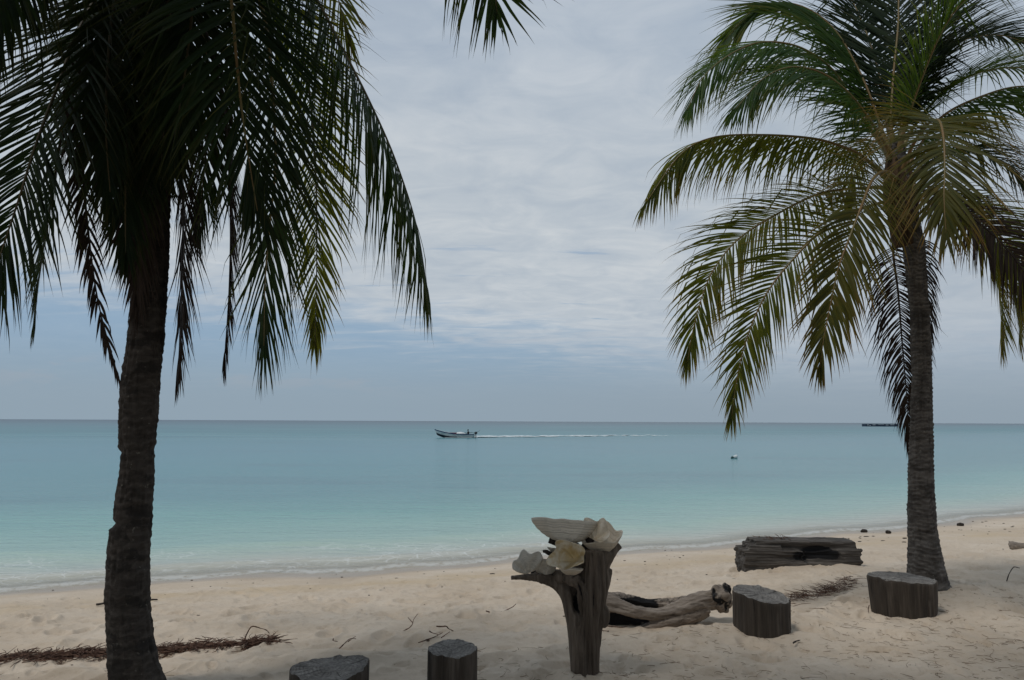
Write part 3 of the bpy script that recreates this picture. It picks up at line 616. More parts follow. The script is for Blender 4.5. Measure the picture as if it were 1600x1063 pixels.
FL([(250, -60, 5.1), (260, -170, 5.5), (300, -190, 6.0), (345, -100, 6.3), (360, 40, 6.4), (362, 170, 6.4)], 'shade', L=.7, roll=(0, 0), droop=.6, seed=68, n=80)
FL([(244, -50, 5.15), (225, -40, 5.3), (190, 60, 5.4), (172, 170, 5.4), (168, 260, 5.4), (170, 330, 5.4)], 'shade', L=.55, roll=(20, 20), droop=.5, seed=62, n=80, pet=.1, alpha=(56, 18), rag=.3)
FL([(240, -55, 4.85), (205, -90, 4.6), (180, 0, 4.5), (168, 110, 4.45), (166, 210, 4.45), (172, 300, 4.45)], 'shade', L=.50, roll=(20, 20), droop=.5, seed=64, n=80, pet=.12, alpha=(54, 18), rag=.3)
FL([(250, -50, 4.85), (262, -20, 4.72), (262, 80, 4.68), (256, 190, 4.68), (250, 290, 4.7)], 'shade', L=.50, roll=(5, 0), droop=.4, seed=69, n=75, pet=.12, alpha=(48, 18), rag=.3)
# dead ones
FL([(236, -40, 4.9), (160, 20, 4.75), (126, 140, 4.7), (128, 240, 4.7), (136, 345, 4.7), (153, 470, 4.7), (185, 590, 4.72)], 'dead', L=.26, roll=(20, 40), droop=.9, W=.018, seed=71, n=75, pet=.12, rag=.4, sides=(1, .3), name='dead_frond', rach='rachis_dead', rr=.02, label='narrow dry black-brown frond hanging left of the trunk', alpha=(40, 14))
FL([(256, -40, 5.1), (278, 60, 5.1), (280, 200, 5.1), (286, 330, 5.1), (284, 450, 5.1), (278, 590, 5.1)], 'dead', L=.50, roll=(10, 10), droop=.35, W=.020, seed=72, n=95, pet=.2, rag=.4, name='dead_frond', rach='rachis_dead', rr=.02, label='dry black-brown frond hanging right beside the trunk', alpha=(50, 22))
FL([(262, -40, 5.2), (325, 60, 5.2), (352, 200, 5.2), (360, 330, 5.2), (358, 450, 5.2), (350, 570, 5.2)], 'dead', L=.40, roll=(10, 30), droop=.5, W=.018, seed=73, n=90, pet=.2, rag=.45, name='dead_frond', rach='rachis_dead', rr=.018, label='ragged dry frond hanging below the green fronds', alpha=(50, 20))
FL([(244, -40, 4.8), (226, 60, 4.78), (218, 200, 4.78), (214, 320, 4.8), (216, 430, 4.82), (214, 480, 4.82)], 'dead', L=.48, roll=(10, 0), droop=.4, W=.020, seed=74, n=80, pet=.15, rag=.3, name='dead_frond', rach='rachis_dead', rr=.02, label='dry frond hanging over the front of the trunk', alpha=(42, 12))
mb = MB()
for k in range(16):
    a = k*2.4; b0 = P(246, 30+(k*7) % 40, YL)+np.array([.12*math.cos(a), .12*math.sin(a), 0]); b1 = P(250, -75, YL)+np.array([.16*math.cos(a), .16*math.sin(a), 0])
    mb.tube([b0, (b0+b1)/2+np.array([.05*math.cos(a), .05*math.sin(a), 0]), b1], [.05, .06, .02], 8, 10, .6)
mb.tube([P(246, 60, YL), P(248, -20, YL), P(250, -90, YL)], [.12, .14, .05], 16, 14)
me = remesh('crown_sheath', mb, .014, 2); c = coords(me)
displace(me, .012*fbm3(c[:, 0]*30, c[:, 1]*30, c[:, 2]*7, 3)); link('crown_sheath', me, M['fibre'], palm_l)
under(palm_l.children, palm_l)

# --- unseen broad tree added behind the camera; its crown is shaped to shade the near sand
rgn = np.random.default_rng(77); N = 33000
cl = []
while len(cl) < 560:
    q = np.array([rgn.uniform(-10, 10), rgn.uniform(-8, 4.6), rgn.uniform(4.7, 9.0)])
    e = ((q[0]-.2)/9.2)**2+((q[1]+1.6)/6.4)**2
    if e < 1 and q[2] > max(4.7, 1.8+.68*q[1]+.55)+.3*e and q[2] < 6.4+2.6*(1-e): cl.append(q)
cl = np.array(cl)
c = cl[rgn.integers(0, len(cl), N)]+rgn.normal(0, .24, (N, 3)); c = c[c[:, 2] > 1.8+.66*c[:, 1]+.30]; N = len(c)
a = rgn.normal(0, 1, (N, 3)); a[:, 2] *= .5; a /= np.linalg.norm(a, axis=1)[:, None]; b = np.cross(a, rgn.normal(0, .5, (N, 3))+[0, 0, 1]); b /= np.linalg.norm(b, axis=1)[:, None]
ll = rgn.uniform(.16, .30, N)[:, None]; wd = ll*.30
V = np.stack([c-a*ll*.5, c+b*wd, c+a*ll*.5, c-b*wd], 1).reshape(-1, 3)
tree = empty('added_shade_tree', 'unseen broad leafy tree added behind the camera to shade the near sand', 'tree'); tree.location = (-1.8, -4.2, 0)
link('crown', mesh('crown', V, np.arange(4*N).reshape(N, 4), False, {'lf': np.tile([0, .5, 1, .5], N), 'rv': np.repeat(rgn.random(N), 4), 'uu': np.full(4*N, .3)}), M['shade'], tree)
mb = MB(); mb.tube([(-1.8, -4.2, -.3), (-1.9, -4.1, 1.5), (-1.7, -3.9, 3.2), (-1.8, -3.6, 5.2)], [.42, .30, .26, .18], 20, 30)
for k in range(9):
    th = k*.7; r_ = 3.0+1.2*(k % 3); e = np.array([-2.4+r_*math.cos(th)*1.1, -2.2+r_*math.sin(th)*.8, 6.0+.4*(k % 2)])
    e[2] = max(e[2], 1.8+.68*e[1]+.8); b0 = np.array([-1.75, -3.85, 3.0+.22*k]); mb.tube([b0, b0*.5+e*.5+np.array([0, 0, .4]), e], [.14, .09, .03], 12, 18)
me = remesh('trunk', mb, .04, 2); setattrf(me, 'ring', np.zeros(len(me.vertices))); link('trunk', me, M['trunk_l'], tree)
under(tree.children, tree)

# ------------------------------------------------------------------ driftwood pedestal
YP = 5.50
def D(px, py, dy=0.0): return P(px, py, YP+dy)
PX = YP/F
ped = empty('driftwood_pedestal', 'tall upturned grey driftwood trunk set in the sand with clam shells on its side shelf', 'driftwood stand')
ped.location = tuple(D(915, 1056))
mb = MB()
mb.tube([D(917, 1110), D(916, 1040), D(917, 1000), D(921, 960), D(926, 920), D(928, 885), D(929, 860)], [18*PX, 18.5*PX, 19*PX, 20.5*PX, 22*PX, 20*PX, 17*PX], 28, 50)
mb.tube([D(914, 1110, -.03), D(906, 1010, -.02), D(897, 965, 0), D(888, 932, .02), D(872, 912, .02), D(850, 904, .02), D(826, 902, .02), D(798, 903.5, .02)], [16*PX, 15*PX, 12.5*PX, 11*PX, 10*PX, 8*PX, 5.5*PX, 4*PX], 24, 56)
mb.tube([D(836, 899, .05), D(862, 899, .06), D(888, 900, .05), D(908, 905, .02), D(918, 925, -.02)], [5*PX, 8*PX, 11*PX, 13*PX, 12*PX], 20, 30)
mb.tube([D(868, 902, -.05), D(888, 904, -.075), D(903, 912, -.085), D(911, 935, -.08), D(912, 965, -.06)], [6*PX, 8*PX, 8*PX, 7*PX, 6*PX], 18, 30)
mb.tube([D(934, 890), D(946, 872), D(956, 863), D(962, 857), D(970, 852)], [13*PX, 12*PX, 8*PX, 7*PX, 6*PX], 18, 20)
mb.tube([D(941, 915), D(948, 902), D(952, 893), D(954, 888)], [10*PX, 7*PX, 5*PX, 3*PX], 16, 16)
mb.ball(D(903, 935, .05), (13*PX, 12*PX, 36*PX)); mb.ball(D(943, 962, -.02), (9*PX, 9*PX, 16*PX))
mb.tube([D(905, 905, .08), D(908, 880, .1), D(910, 862, .1)], [14*PX, 12*PX, 8*PX], 18, 14)
me = remesh('driftwood_body', mb, .0065, 5); c = coords(me); nrm = normals(me)
th = np.arctan2(c[:, 1]-YP, c[:, 0]-D(918, 960)[0])
gr = fbm2(th*7, c[:, 2]*1.6, 4, 3.0); gr2 = fbm3(c[:, 0]*46, c[:, 1]*46, c[:, 2]*6, 2)
def blob(px, py, rx, rz, dy=0): 
    q = D(px, py); return np.exp(-((c[:, 0]-q[0])/(rx*PX))**2-((c[:, 2]-q[2])/(rz*PX))**2)*np.clip(-nrm[:, 1]*2, 0, 1)
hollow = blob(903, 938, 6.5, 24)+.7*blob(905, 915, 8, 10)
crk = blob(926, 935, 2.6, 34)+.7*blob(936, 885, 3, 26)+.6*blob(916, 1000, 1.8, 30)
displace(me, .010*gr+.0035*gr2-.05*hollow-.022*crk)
setattrf(me, 'char_shade', np.clip(.75*hollow+.6*crk+.55*np.clip((c[:, 2]-D(0, 892)[2])/.12, 0, 1)*np.clip((D(918, 0)[0]-c[:, 0])/.05, 0, 1)*(c[:, 0] > D(893, 0)[0]), 0, 1))  # blackens hollow, cracks and top recess to stand for the shade in them
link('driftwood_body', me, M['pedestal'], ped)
for k, (pts, rad) in enumerate([([D(912, 866, .06), D(895, 855, .06), D(880, 852, .06), D(866, 846, .05), D(858, 843, .05)], [10, 8, 6, 5, 5.5]),
                  ([D(915, 860, .09), D(922, 842, .09), D(930, 828, .09), D(933, 815, .1)], [9, 7, 5, 4]),
                  ([D(900, 890, .08), D(882, 876, .08), D(866, 868, .07), D(855, 863, .07), D(848, 862, .07)], [7, 5, 4, 3, 2]),
                  ([D(872, 871, .07), D(860, 872, .06), D(852, 876, .06)], [3, 2, 1]),
                  ([D(880, 897, .07), D(862, 893, .08), D(842, 890, .08), D(830, 894, .06)], [5, 4, 3.5, 3]),
                  ([D(905, 870, .1), D(890, 862, .12), D(882, 868, .1), D(878, 862, .1)], [7, 6, 4, 2.5])]):
    mb = MB(); mb.tube(pts, np.array(rad)*PX, 12, 24); me = mb.me('branch'); c = coords(me)
    displace(me, .006*fbm3(c[:, 0]*30, c[:, 1]*30, c[:, 2]*30, 3)); link('branch', me, M['twig'], ped)
under(ped.children, ped)

# ------------------------------------------------------------------ clam shells
def clam(label, c, fanv, openv, size, mat, folds=4.5, dome=.30, flute=.07, b=.36, seed=0, outl=.07, point=0.0):
    """half shell of length `size`: fanv runs from hinge to rim, openv is the way the hollow faces"""
    c = np.asarray(c, dtype=float); e2 = np.array(fanv, dtype=float); e2 /= np.linalg.norm(e2)
    e3 = np.array(openv, dtype=float); e3 -= e2*np.dot(e3, e2); e3 /= np.linalg.norm(e3); e1 = np.cross(e2, e3)
    NU, NV = 30, 132; u = np.linspace(0, 1, NU)[:, None]; ph = np.linspace(0, 2*np.pi, NV, endpoint=False)[None, :]
    rg = np.random.default_rng(seed)
    rx, ry = .5*np.cos(ph), b*np.sin(ph)
    ry = ry*(1-point)+point*b*np.sign(np.sin(ph))*(1-np.abs(np.cos(ph))**1.5); ry = np.maximum(ry, -b*.72)                              # the hinge is nearly straight
    um = np.array([.04, -b*.62]); th = np.arctan2(rx-um[0], ry-um[1])
    win = np.clip(1.35-np.abs(th)/1.65, 0, 1); win = win*win*(3-2*win)
    ps = rg.uniform(-.3, .3); wv = np.cos(folds*th*1.25+ps)
    wv = np.sign(wv)*np.abs(wv)**np.where(wv > 0, 1.2, .75)
    k = 1+outl*wv*win*u**2
    x = um[0]*(1-u)+rx*u*k; y = um[1]*(1-u)+ry*u*k
    z = -dome*np.clip(1-u**2.2, 0, 1)**.75+flute*u**1.05*wv*win+.10*u*np.clip(np.abs(rx)*2-.5, 0, 1)**2*.4
    z = z+.006*np.sin(u*44)*u+.02*fbm2(x*4+seed, y*4, 2, seed)
    ti = .020*(1-.78*u)+0*x
    A = np.stack([x, y, z-ti], -1); Bv = np.stack([x*.985, y*.985, z+ti], -1)
    pts = np.concatenate([A.reshape(-1, 3), Bv.reshape(-1, 3)])*size
    W_ = pts[:, :1]*e1+pts[:, 1:2]*e2+pts[:, 2:]*e3
    idx = np.arange(NU*NV).reshape(NU, NV); nx = np.roll(idx, -1, 1); o = NU*NV
    f1 = np.stack([idx[:-1], nx[:-1], nx[1:], idx[1:]], -1).reshape(-1, 4); f2 = f1[:, ::-1]+o
    f3 = np.stack([idx[-1], nx[-1], nx[-1]+o, idx[-1]+o], -1)
    uu = np.repeat(np.linspace(0, 1, NU), NV)
    me = mesh('clam_shell', W_, np.concatenate([f1, f2, f3]), True, {'rad': np.r_[uu, uu], 'inside': np.r_[np.zeros(o), np.ones(o)]})
    ob = link('clam_shell', me, M[mat]); ob.location = tuple(c); return tag(ob, label, 'seashell', 'giant clam shells on the driftwood')
clam('largest shell, smooth bowl resting hollow side up, topmost at the left', D(883, 815, .10), (.05, .92, -.30), (.10, .30, .95), .50, 'shell_g', 4.0, .30, .014, .34, 1, .02, .35)
clam('outer fluted shell on top of the trunk, holding another shell', D(938, 836, .02), (.25, .75, .45), (-.25, -.45, .85), .315, 'shell', 4.8, .30, .065, .40, 2, .10)
clam('inner scalloped shell nested in the outer fluted shell on top', D(931, 829, -.02), (.55, .2, .78), (-.45, -.75, .35), .225, 'shell', 5.2, .24, .10, .40, 3, .16)
clam('yellow stained shell with tall pointed flutes, middle of the shelf', D(886, 870, -.12), (-.42, -.05, .85), (-.42, -.80, .10), .27, 'shell_y', 5.0, .32, .11, .43, 4, .20)
clam('grey ribbed shell with its back out at the left end of the shelf', D(825, 879, -.03), (-.36, -.10, .88), (.10, .95, .25), .255, 'shell_g', 6.0, .25, .085, .34, 5, .09, .8)
clam('small half hidden shell lying between the ribbed and the yellow shells', D(852, 887, .02), (-.1, -.15, .8), (.2, .9, .2), .150, 'shell_g', 4.0, .22, .04, .40, 6)
clam('small cup shell tucked underneath the yellow stained shell', D(893, 889, -.11), (.1, -.75, .05), (0, .25, .9), .165, 'shell', 4.0, .26, .03, .38, 7)
clam('small dull shell lying on the dark twigs behind the yellow shell', D(867, 857, .08), (-.1, -.9, .1), (.1, .2, .9), .110, 'shell_g', 4.0, .24, .04, .36, 8)

# ------------------------------------------------------------------ hollow driftwood log
YH = GP(1060, 975)[1]-.05; HX = YH/F
def H(px, py, dy=0.0): return P(px, py, YH+dy)
hl = tag(bpy.data.objects.new('hollow_log', None), 'silvery hollow driftwood log with a dark knob end, half sunk in sand beyond the stand', 'driftwood'); COL.objects.link(hl); hl.location = tuple(H(1040, 965))
mb = MB()
mb.tube([H(915, 948, .1), H(945, 942, .06), H(972, 949), H(1000, 957, -.03), H(1030, 961, -.03), H(1060, 955, 0), H(1088, 944, .04), H(1118, 936, .08)], np.array([16, 15, 10, 8.5, 9.5, 12, 14, 13])*HX, 24, 70)
mb.tube([H(1000, 985, -.02), H(1040, 976, -.03), H(1075, 965, 0), H(1105, 952, .05)], np.array([6, 11, 12, 10])*HX, 20, 40)
mb.tube([H(940, 936, .30), H(975, 940, .46), H(1010, 945, .50), H(1045, 947, .48), H(1075, 942, .32), H(1100, 938, .14)], np.array([12, 12, 10, 10, 9, 9])*HX, 20, 50)
mb.tube([H(915, 975, .25), H(960, 985, .3), H(1020, 985, .3), H(1070, 978, .2)], np.array([16, 16, 16, 14])*HX, 18, 30)
mb.tube([H(925, 962, .16), H(975, 966, .16), H(1030, 970, .12), H(1070, 964, .08)], np.array([20, 20, 16, 12])*HX, 18, 30)  # added filler mass, blackened to stand for the shade in the cavity
mb.ball(H(940, 945, .15), (20*HX, .18, 19*HX))
me = remesh('log_body', mb, .010, 4); c = coords(me); nrm = normals(me)
al = np.arctan2(nrm[:, 2], -nrm[:, 1])
def hb(px, py, rx, rz):
    q = H(px, py); return np.exp(-((c[:, 0]-q[0])/(rx*HX))**4-((c[:, 2]-q[2])/(rz*HX))**4)
cav = hb(982, 968, 46, 14)*np.clip((c[:, 1]-YH+.02)*12, 0, 1)
displace(me, .012*fbm2(c[:, 0]*3, al*4, 3, 2.0)+.010*fbm3(c[:, 0]*9, c[:, 1]*26, c[:, 2]*26, 3)-.03*cav)
setattrf(me, 'char_shade', np.clip(cav*1.1+np.clip((c[:, 1]-YH-.22)*3, 0, .45), 0, 1))  # paints the cavity's shade black; the back rim is darkened too
link('log_body', me, M['log'], hl)
mb = MB()
for (px, py, r, dy) in [(1126, 932, 15, .08), (1132, 922, 10, .04), (1120, 924, 9, .02), (1134, 940, 9, .10), (1124, 943, 11, .06), (1128, 952, 8, .08), (1131, 931, 8, -.02), (1120, 934, 8, -.03)]: mb.ball(H(px, py, dy), r*HX)
me = remesh('knob', mb, .009, 2); c = coords(me); displace(me, .020*fbm3(c[:, 0]*18, c[:, 1]*18, c[:, 2]*18, 3))
setattrf(me, 'char_shade', np.clip(.36+.6*fbm3(c[:, 0]*14, c[:, 1]*14, c[:, 2]*14, 2), 0, .6)); o = link('knob', me, M['log'], hl); o['label'] = 'dark gnarled knob at the end of the log'
under(hl.children, hl)

# ------------------------------------------------------------------ weathered beam
q0 = GP(1253, 886); YB = q0[1]+.22; BX = YB/F
def B(px, py, dy=0.0): return P(px, py, YB+dy)
bm = tag(bpy.data.objects.new('timber_beam', None), 'squared weathered timber beam with a charred hollow, lying on the sand near the waterline', 'timber'); COL.objects.link(bm); bm.location = (q0[0], YB, q0[2])
mb = MB(); zb = q0[2]; xl = lambda px: B(px, 870)[0]
def zp(py, dy=-.2): return B(1250, py, dy)[2]
mb.box((xl(1175), YB-.17, zp(862)), (xl(1329), YB+.22, zp(846)))
mb.box((xl(1155), YB-.24, zb-.12), (xl(1249), YB+.20, zp(860)))
mb.box((xl(1236), YB-.20, zb-.12), (xl(1336), YB+.22, zp(859)))
mb.box((xl(1290), YB-.18, zb-.12), (xl(1332), YB+.22, zp(848)))
mb.box((xl(1164), YB-.22, zp(862)), (xl(1215), YB+.10, zp(853)))
me = remesh('beam_body', mb, .0105, 6); c = coords(me); nrm = normals(me)
q = B(1276, 866, -.2); ell = np.exp(-(np.abs((c[:, 0]-q[0])/(37*BX)))**3-(np.abs((c[:, 2]-q[2]-.02*np.sin(c[:, 0]*9))/(9.5*BX)))**3)*np.clip(-nrm[:, 1]*2, 0, 1)
lay = fbm2(c[:, 0]*.9+c[:, 1]*.4, c[:, 2]*24+c[:, 1]*9, 3, 4.0); lay2 = fbm2(c[:, 0]*3.2, c[:, 2]*62+c[:, 1]*40, 2, 9.0)
ends = np.clip(np.abs(nrm[:, 0])*1.6-.3, 0, 1)
off = .015*lay+.008*lay2-.06*ell+ends*.018*fbm2(c[:, 2]*20, c[:, 1]*9, 2, 2.0)+.012*fbm3(c[:, 0]*5, c[:, 1]*5, c[:, 2]*5, 2)
displace(me, off); setattrf(me, 'char_shade', np.clip(ell*1.2, 0, 1)); link('beam_body', me, M['beam'], bm)
mb = MB(); rgn = np.random.default_rng(8)
for k in range(26):
    a = np.array([xl(rgn.uniform(1186, 1235)), YB+rgn.uniform(-.12, .1), zp(845)+.005]); l = rgn.uniform(.05, .13); d = rgn.normal(0, 1, 3); d[2] = abs(d[2])*.35; d /= np.linalg.norm(d)
    mb.tube([a, a+d*l*.5+rgn.normal(0, .01, 3), a+d*l], [.004, .004, .002], 5)
o = tag(mb.me('w') and link('wrack_tuft', mb.me('wrack_tuft'), M['wrack']), 'tuft of brown weed lying along the top of the timber beam', 'seaweed', kind='stuff')
under([k for k in bm.children], bm)

# ------------------------------------------------------------------ stump stools
def stump(label, c, r, h, tilt, shape, seed, taper=1.0, lean=(0, 0)):
    """shape: radius factor over angle; c: ground centre"""
    t = empty('stump_stool', label, 'stump stool', 'log stump stools on the sand'); t.location = (c[0], c[1], c[2])
    NA, NZ = 120, 34; A = np.linspace(0, 2*np.pi, NA, endpoint=False); sh = np.array([shape(a) for a in A])
    bark = 1+.030*fbm2(np.cos(A)*4+seed, np.sin(A)*4, 3, seed)
    s = np.linspace(0, 1, NZ)[:, None]; Ag = A[None, :]+0*s
    gro = .022*fbm2(np.cos(Ag)*3+seed, np.sin(Ag)*3+s*1.5, 2, seed)+.020*fbm2(Ag*11+seed, s*1.0+seed, 3, seed)-.030*np.clip(np.abs(vn2(Ag*5.0+seed, s*.6, seed+2))*-4+.55, 0, 1)
    rad = r*(sh*bark)[None, :]*(taper+(1-taper)*s)*(1+gro)
    rad = rad*np.where(s > .97, .975, 1)
    x, y = rad*np.cos(Ag), rad*np.sin(Ag)
    ztop = h+tilt[0]*x+tilt[1]*y+.007*fbm2(np.cos(Ag)*5, np.sin(Ag)*5, 2, seed+4)-.020*np.clip(vn2(Ag*3.2, Ag*0, seed+6)-.35, 0, 1)
    z = -.18+(ztop+.18)*s; x = x+lean[0]*s*h; y = y+lean[1]*s*h
    idx = np.arange(NA*NZ).reshape(NZ, NA); nx = np.roll(idx, -1, 1)
    f = np.stack([idx[:-1], nx[:-1], nx[1:], idx[1:]], -1).reshape(-1, 4)
    link('stump_side', mesh('stump_side', np.stack([x, y, z], -1).reshape(-1, 3), f), M['stool'], t)
    NR = 18; k = np.linspace(1, 0, NR)[:, None]; xt, yt, zt = x[-1][None]*k+lean[0]*h*(1-k), y[-1][None]*k+lean[1]*h*(1-k), None
    zt = h+tilt[0]*(xt-lean[0]*h)+tilt[1]*(yt-lean[1]*h)+.008*fbm2(xt*9, yt*9, 3, seed+7)-.010*(1-k)**.5*k
    zt[0] = z[-1]
    crack = np.exp(-((np.angle(np.exp(1j*(Ag[:1]-1.9-seed)))/.03)**2))*np.clip(k*1.2, 0, 1); zt = zt-.012*crack*(k < .99)
    idx = np.arange(NA*NR).reshape(NR, NA); nx = np.roll(idx, -1, 1)
    f = np.stack([idx[:-1], nx[:-1], nx[1:], idx[1:]], -1).reshape(-1, 4)
    link('sawn_top', mesh('sawn_top', np.stack([xt, yt, zt], -1).reshape(-1, 3), f), M['endgrain'], t)
    return t
def bump_(a, c, w_): return math.exp(-(math.atan2(math.sin(a-c), math.cos(a-c))/w_)**2)
def PZ(px, py, z):
    d = ray(px, py); k = (z-CZ)/d[2]; return np.array([d[0]*k, d[1]*k, z])
a_ = PZ(516, 1044, .35)
stump('low stump stool with three cornered dished top, cut by the bottom edge', (a_[0], a_[1], 0), 56*a_[1]/F, .35, (.02, .05), lambda a: .93+.20*bump_(a, 3.0, .45)+.22*bump_(a, .75, .45)-.02*bump_(a, 1.8, .5)+.04*bump_(a, -1.3, .5), 1.3)
a_ = PZ(707, 1013, .36)
stump('narrow round stump stool with a split rim, left of the driftwood stand', (a_[0], a_[1], 0), 36.5*a_[1]/F, .36, (.0, .07), lambda a: 1-.07*bump_(a, -1.9, .12), 2.7, .98)
a_ = P(1190, 928, 6.65); g_ = gz(a_[0], 6.65, False)
stump('stump stool with a tilted oval top beside the log\'s knob end', (a_[0], 6.65, g_), 40.5*6.65/F, a_[2]-g_, (-.12, .12), lambda a: 1+.03*bump_(a, 3.0, .5), 4.1, 1.02)
a_ = P(1411, 902, 7.3); g_ = gz(a_[0], 7.3, False)
stump('widest stump stool, flared at the top, in front of the slender palm', (a_[0], 7.3, g_), 48*7.3/F, a_[2]-g_, (-.045, .0), lambda a: .97+.12*bump_(a, 3.05, .4)+.05*bump_(a, .1, .4), 5.6, .88, (-.02, 0))

# ------------------------------------------------------------------ wrack, litter, twigs
def strands(name, starts, lens, rads, seed, lift=.35, bend=.5, branch=0.0):
    rg = np.random.default_rng(seed); mb = MB(); vs, fs, n = [], [], 0
    for p, l, r in zip(starts, lens, rads):
        a = rg.uniform(0, 2*np.pi); el = abs(rg.normal(0, lift)); d = np.array([math.cos(a)*math.cos(el), math.sin(a)*math.cos(el), math.sin(el)])
        q = [p]; cur = rg.normal(0, bend)
        for k in range(4):
            a += cur*.6+rg.normal(0, .2); el *= .6
            d = np.array([math.cos(a)*math.cos(el), math.sin(a)*math.cos(el), math.sin(el)])
            q.append(q[-1]+d*l/4)
        v, f = tube(q, np.array([r, r, r*.9, r*.8, r*.4]), 4, 1, False)
        vs.append(v); fs += [[i+n for i in g_] for g_ in f]; n += len(v)
    return mesh(name, np.vstack(vs), fs)
rgn = np.random.default_rng(21)
def on_ground(x, y, dz=0.0): return np.stack([x, y, ground(x, y)+dz], 1)
# left wrack line
ctrl = np.array([(-40, 1043), (0, 1034), (60, 1031), (120, 1027), (165, 1024), (240, 1019), (300, 1016), (360, 1013), (395, 1011), (425, 1010)], dtype=float)
lw = np.array([GP(*c_) for c_ in ctrl]); u = rgn.random(1700)**1.15; k = u*(len(lw)-1); i0 = np.minimum(k.astype(int), len(lw)-2); fr = (k-i0)[:, None]
pc = lw[i0]*(1-fr)+lw[i0+1]*fr; wid = np.interp(u, [0, .3, .6, .85, 1], [.17, .14, .10, .07, .03])
x = pc[:, 0]+rgn.normal(0, .06, 1700); off = rgn.normal(0, 1, 1700)*wid*.55; y = pc[:, 1]+off
hp = np.exp(-(off/(wid*.5))**2)*.034*np.interp(u, [0, .7, 1], [1, .8, .25])
st = on_ground(x, y, rgn.random(1700)*hp+.003)
tag(link('seaweed_wrack', strands('seaweed_wrack', st, rgn.uniform(.05, .20, 1700), rgn.uniform(.0022, .0048, 1700), 5, .35, .5), M['wrack']), 'long tangled line of red-brown wrack on the sand around the left palm', 'wrack', kind='stuff')
rc = np.array([GP(*c_) for c_ in [(1232, 944), (1262, 933), (1290, 926), (1312, 917), (1335, 907)]]); u = rgn.random(330); k = u*(len(rc)-1); i0 = np.minimum(k.astype(int), len(rc)-2); fr = (k-i0)[:, None]
pc = rc[i0]*(1-fr)+rc[i0+1]*fr; x = pc[:, 0]+rgn.normal(0, .055, 330); y = pc[:, 1]+rgn.normal(0, .055, 330)
st = on_ground(x, y, rgn.random(330)*.05+.003)
tag(link('seaweed_wrack', strands('seaweed_wrack', st, rgn.uniform(.05, .20, 330), rgn.uniform(.0015, .0035, 330), 6, .4, .5), M['wrack']), 'short heap of red-brown wrack lying between the two right stump stools', 'wrack', kind='stuff')
# loose needles and bark strands over the near sand
N = 4600; yv = rgn.uniform(4.2, 8.3, N); xv = rgn.uniform(-.72, .72, N)*yv
keep = (yv < ledge_y(xv)+.1) & (rgn.random(N) < np.clip(.30+.5*fbm2(xv*.8, yv*.8, 2, 3.0)+.10*xv, .05, 1)); xv, yv = xv[keep], yv[keep]
tag(link('litter', strands('litter', on_ground(xv, yv, .004), rgn.uniform(.03, .15, len(xv))*rgn.uniform(.5, 1.3, len(xv)), rgn.uniform(.0007, .0019, len(xv)), 7, .16, .95), M['litter']), 'thin dry needles and fibres scattered over the near sand', 'litter', kind='stuff')
# dark crumbs on the upper beach and along the tide line
mb = MB(); N = 250; xv = rgn.uniform(-8, 12, N); yv = np.where(rgn.random(N) < .5, shore_y(xv)-np.abs(rgn.normal(1.7, .7, N)), ledge_y(xv)+rgn.random(N)*(shore_y(xv)-ledge_y(xv)))
for x, y in zip(xv, yv):
    s_ = (abs(rgn.normal(.003, .004))+.003)*min(1.4, max(.45, y/11)); mb.ball((x, y, gz(x, y)+s_*.25), (s_*rgn.uniform(1, 3.2), s_*rgn.uniform(.8, 1.6), s_*.6), 6, 4)
tag(link('beach_debris', mb.me('beach_debris', False), M['husk']), 'small dark scraps of shell and weed scattered across the beach', 'debris', kind='stuff')
def husk(label, px, py, r, seed):
    p = GP(px, py); mb = MB(); mb.ball((0, 0, r*.5), (r*1.5, r, r*.75)); mb.ball((r*.9, 0, r*.4), (r*.8, r*.7, r*.5)); me = remesh('coconut_husk', mb, r*.16, 2); c = coords(me)
    displace(me, r*.22*fbm3(c[:, 0]*2/r+seed, c[:, 1]*2/r, c[:, 2]*2/r, 3)); o = link('coconut_husk', me, M['husk']); o.location = (p[0], p[1], gz(p[0], p[1])); o.rotation_euler.z = seed
    tag(o, label, 'coconut husk', 'coconut husks on the upper beach')
husk('flattened dark husk up the sand from the beam\'s right end', 1350, 832, .055, 0.3)
husk('roundest dark husk, between the beam and the slender palm trunk', 1388, 834, .055, 1.1)
husk('small dark husk on the sand right of the slender palm trunk', 1501, 822, .06, 2.0)
def ground_log(name, label, cat, a, b, r, mat, seed, rise=0.0, taper=.6):
    p, q = GP(*a), GP(*b); n = 30; t = np.linspace(0, 1, n)[:, None]; pts = p*(1-t)+q*t; pts[:, 2] = [gz(x, y, False)+r*.5 for x, y, _ in pts]; pts[:, 2] += rise*np.sin(t[:, 0]*np.pi)
    V, f = tube(pts, r*(1-(1-taper)*t[:, 0])*(1+.10*np.sin(t[:, 0]*9+seed)), 18); me = mesh(name, V, f); c = coords(me)
    displace(me, r*.28*fbm3(c[:, 0]*8/(r*10), c[:, 1]*3/(r), c[:, 2]*3/r, 3)); setattrf(me, 'char_shade', np.zeros(len(c)))
    return tag(link(name, me, mat), label, cat)
ground_log('driftwood_log', 'short grey driftwood log on the open sand at the right edge', 'driftwood', (1578, 859), (1640, 862), .085, M['log'], 1.0, 0, .9)
ground_log('driftwood_stick', 'pointed brown stick lying on the sand behind the thick leaning palm', 'stick', (150, 946), (246, 938), .013, M['twig'], 3.0, .015, .7)
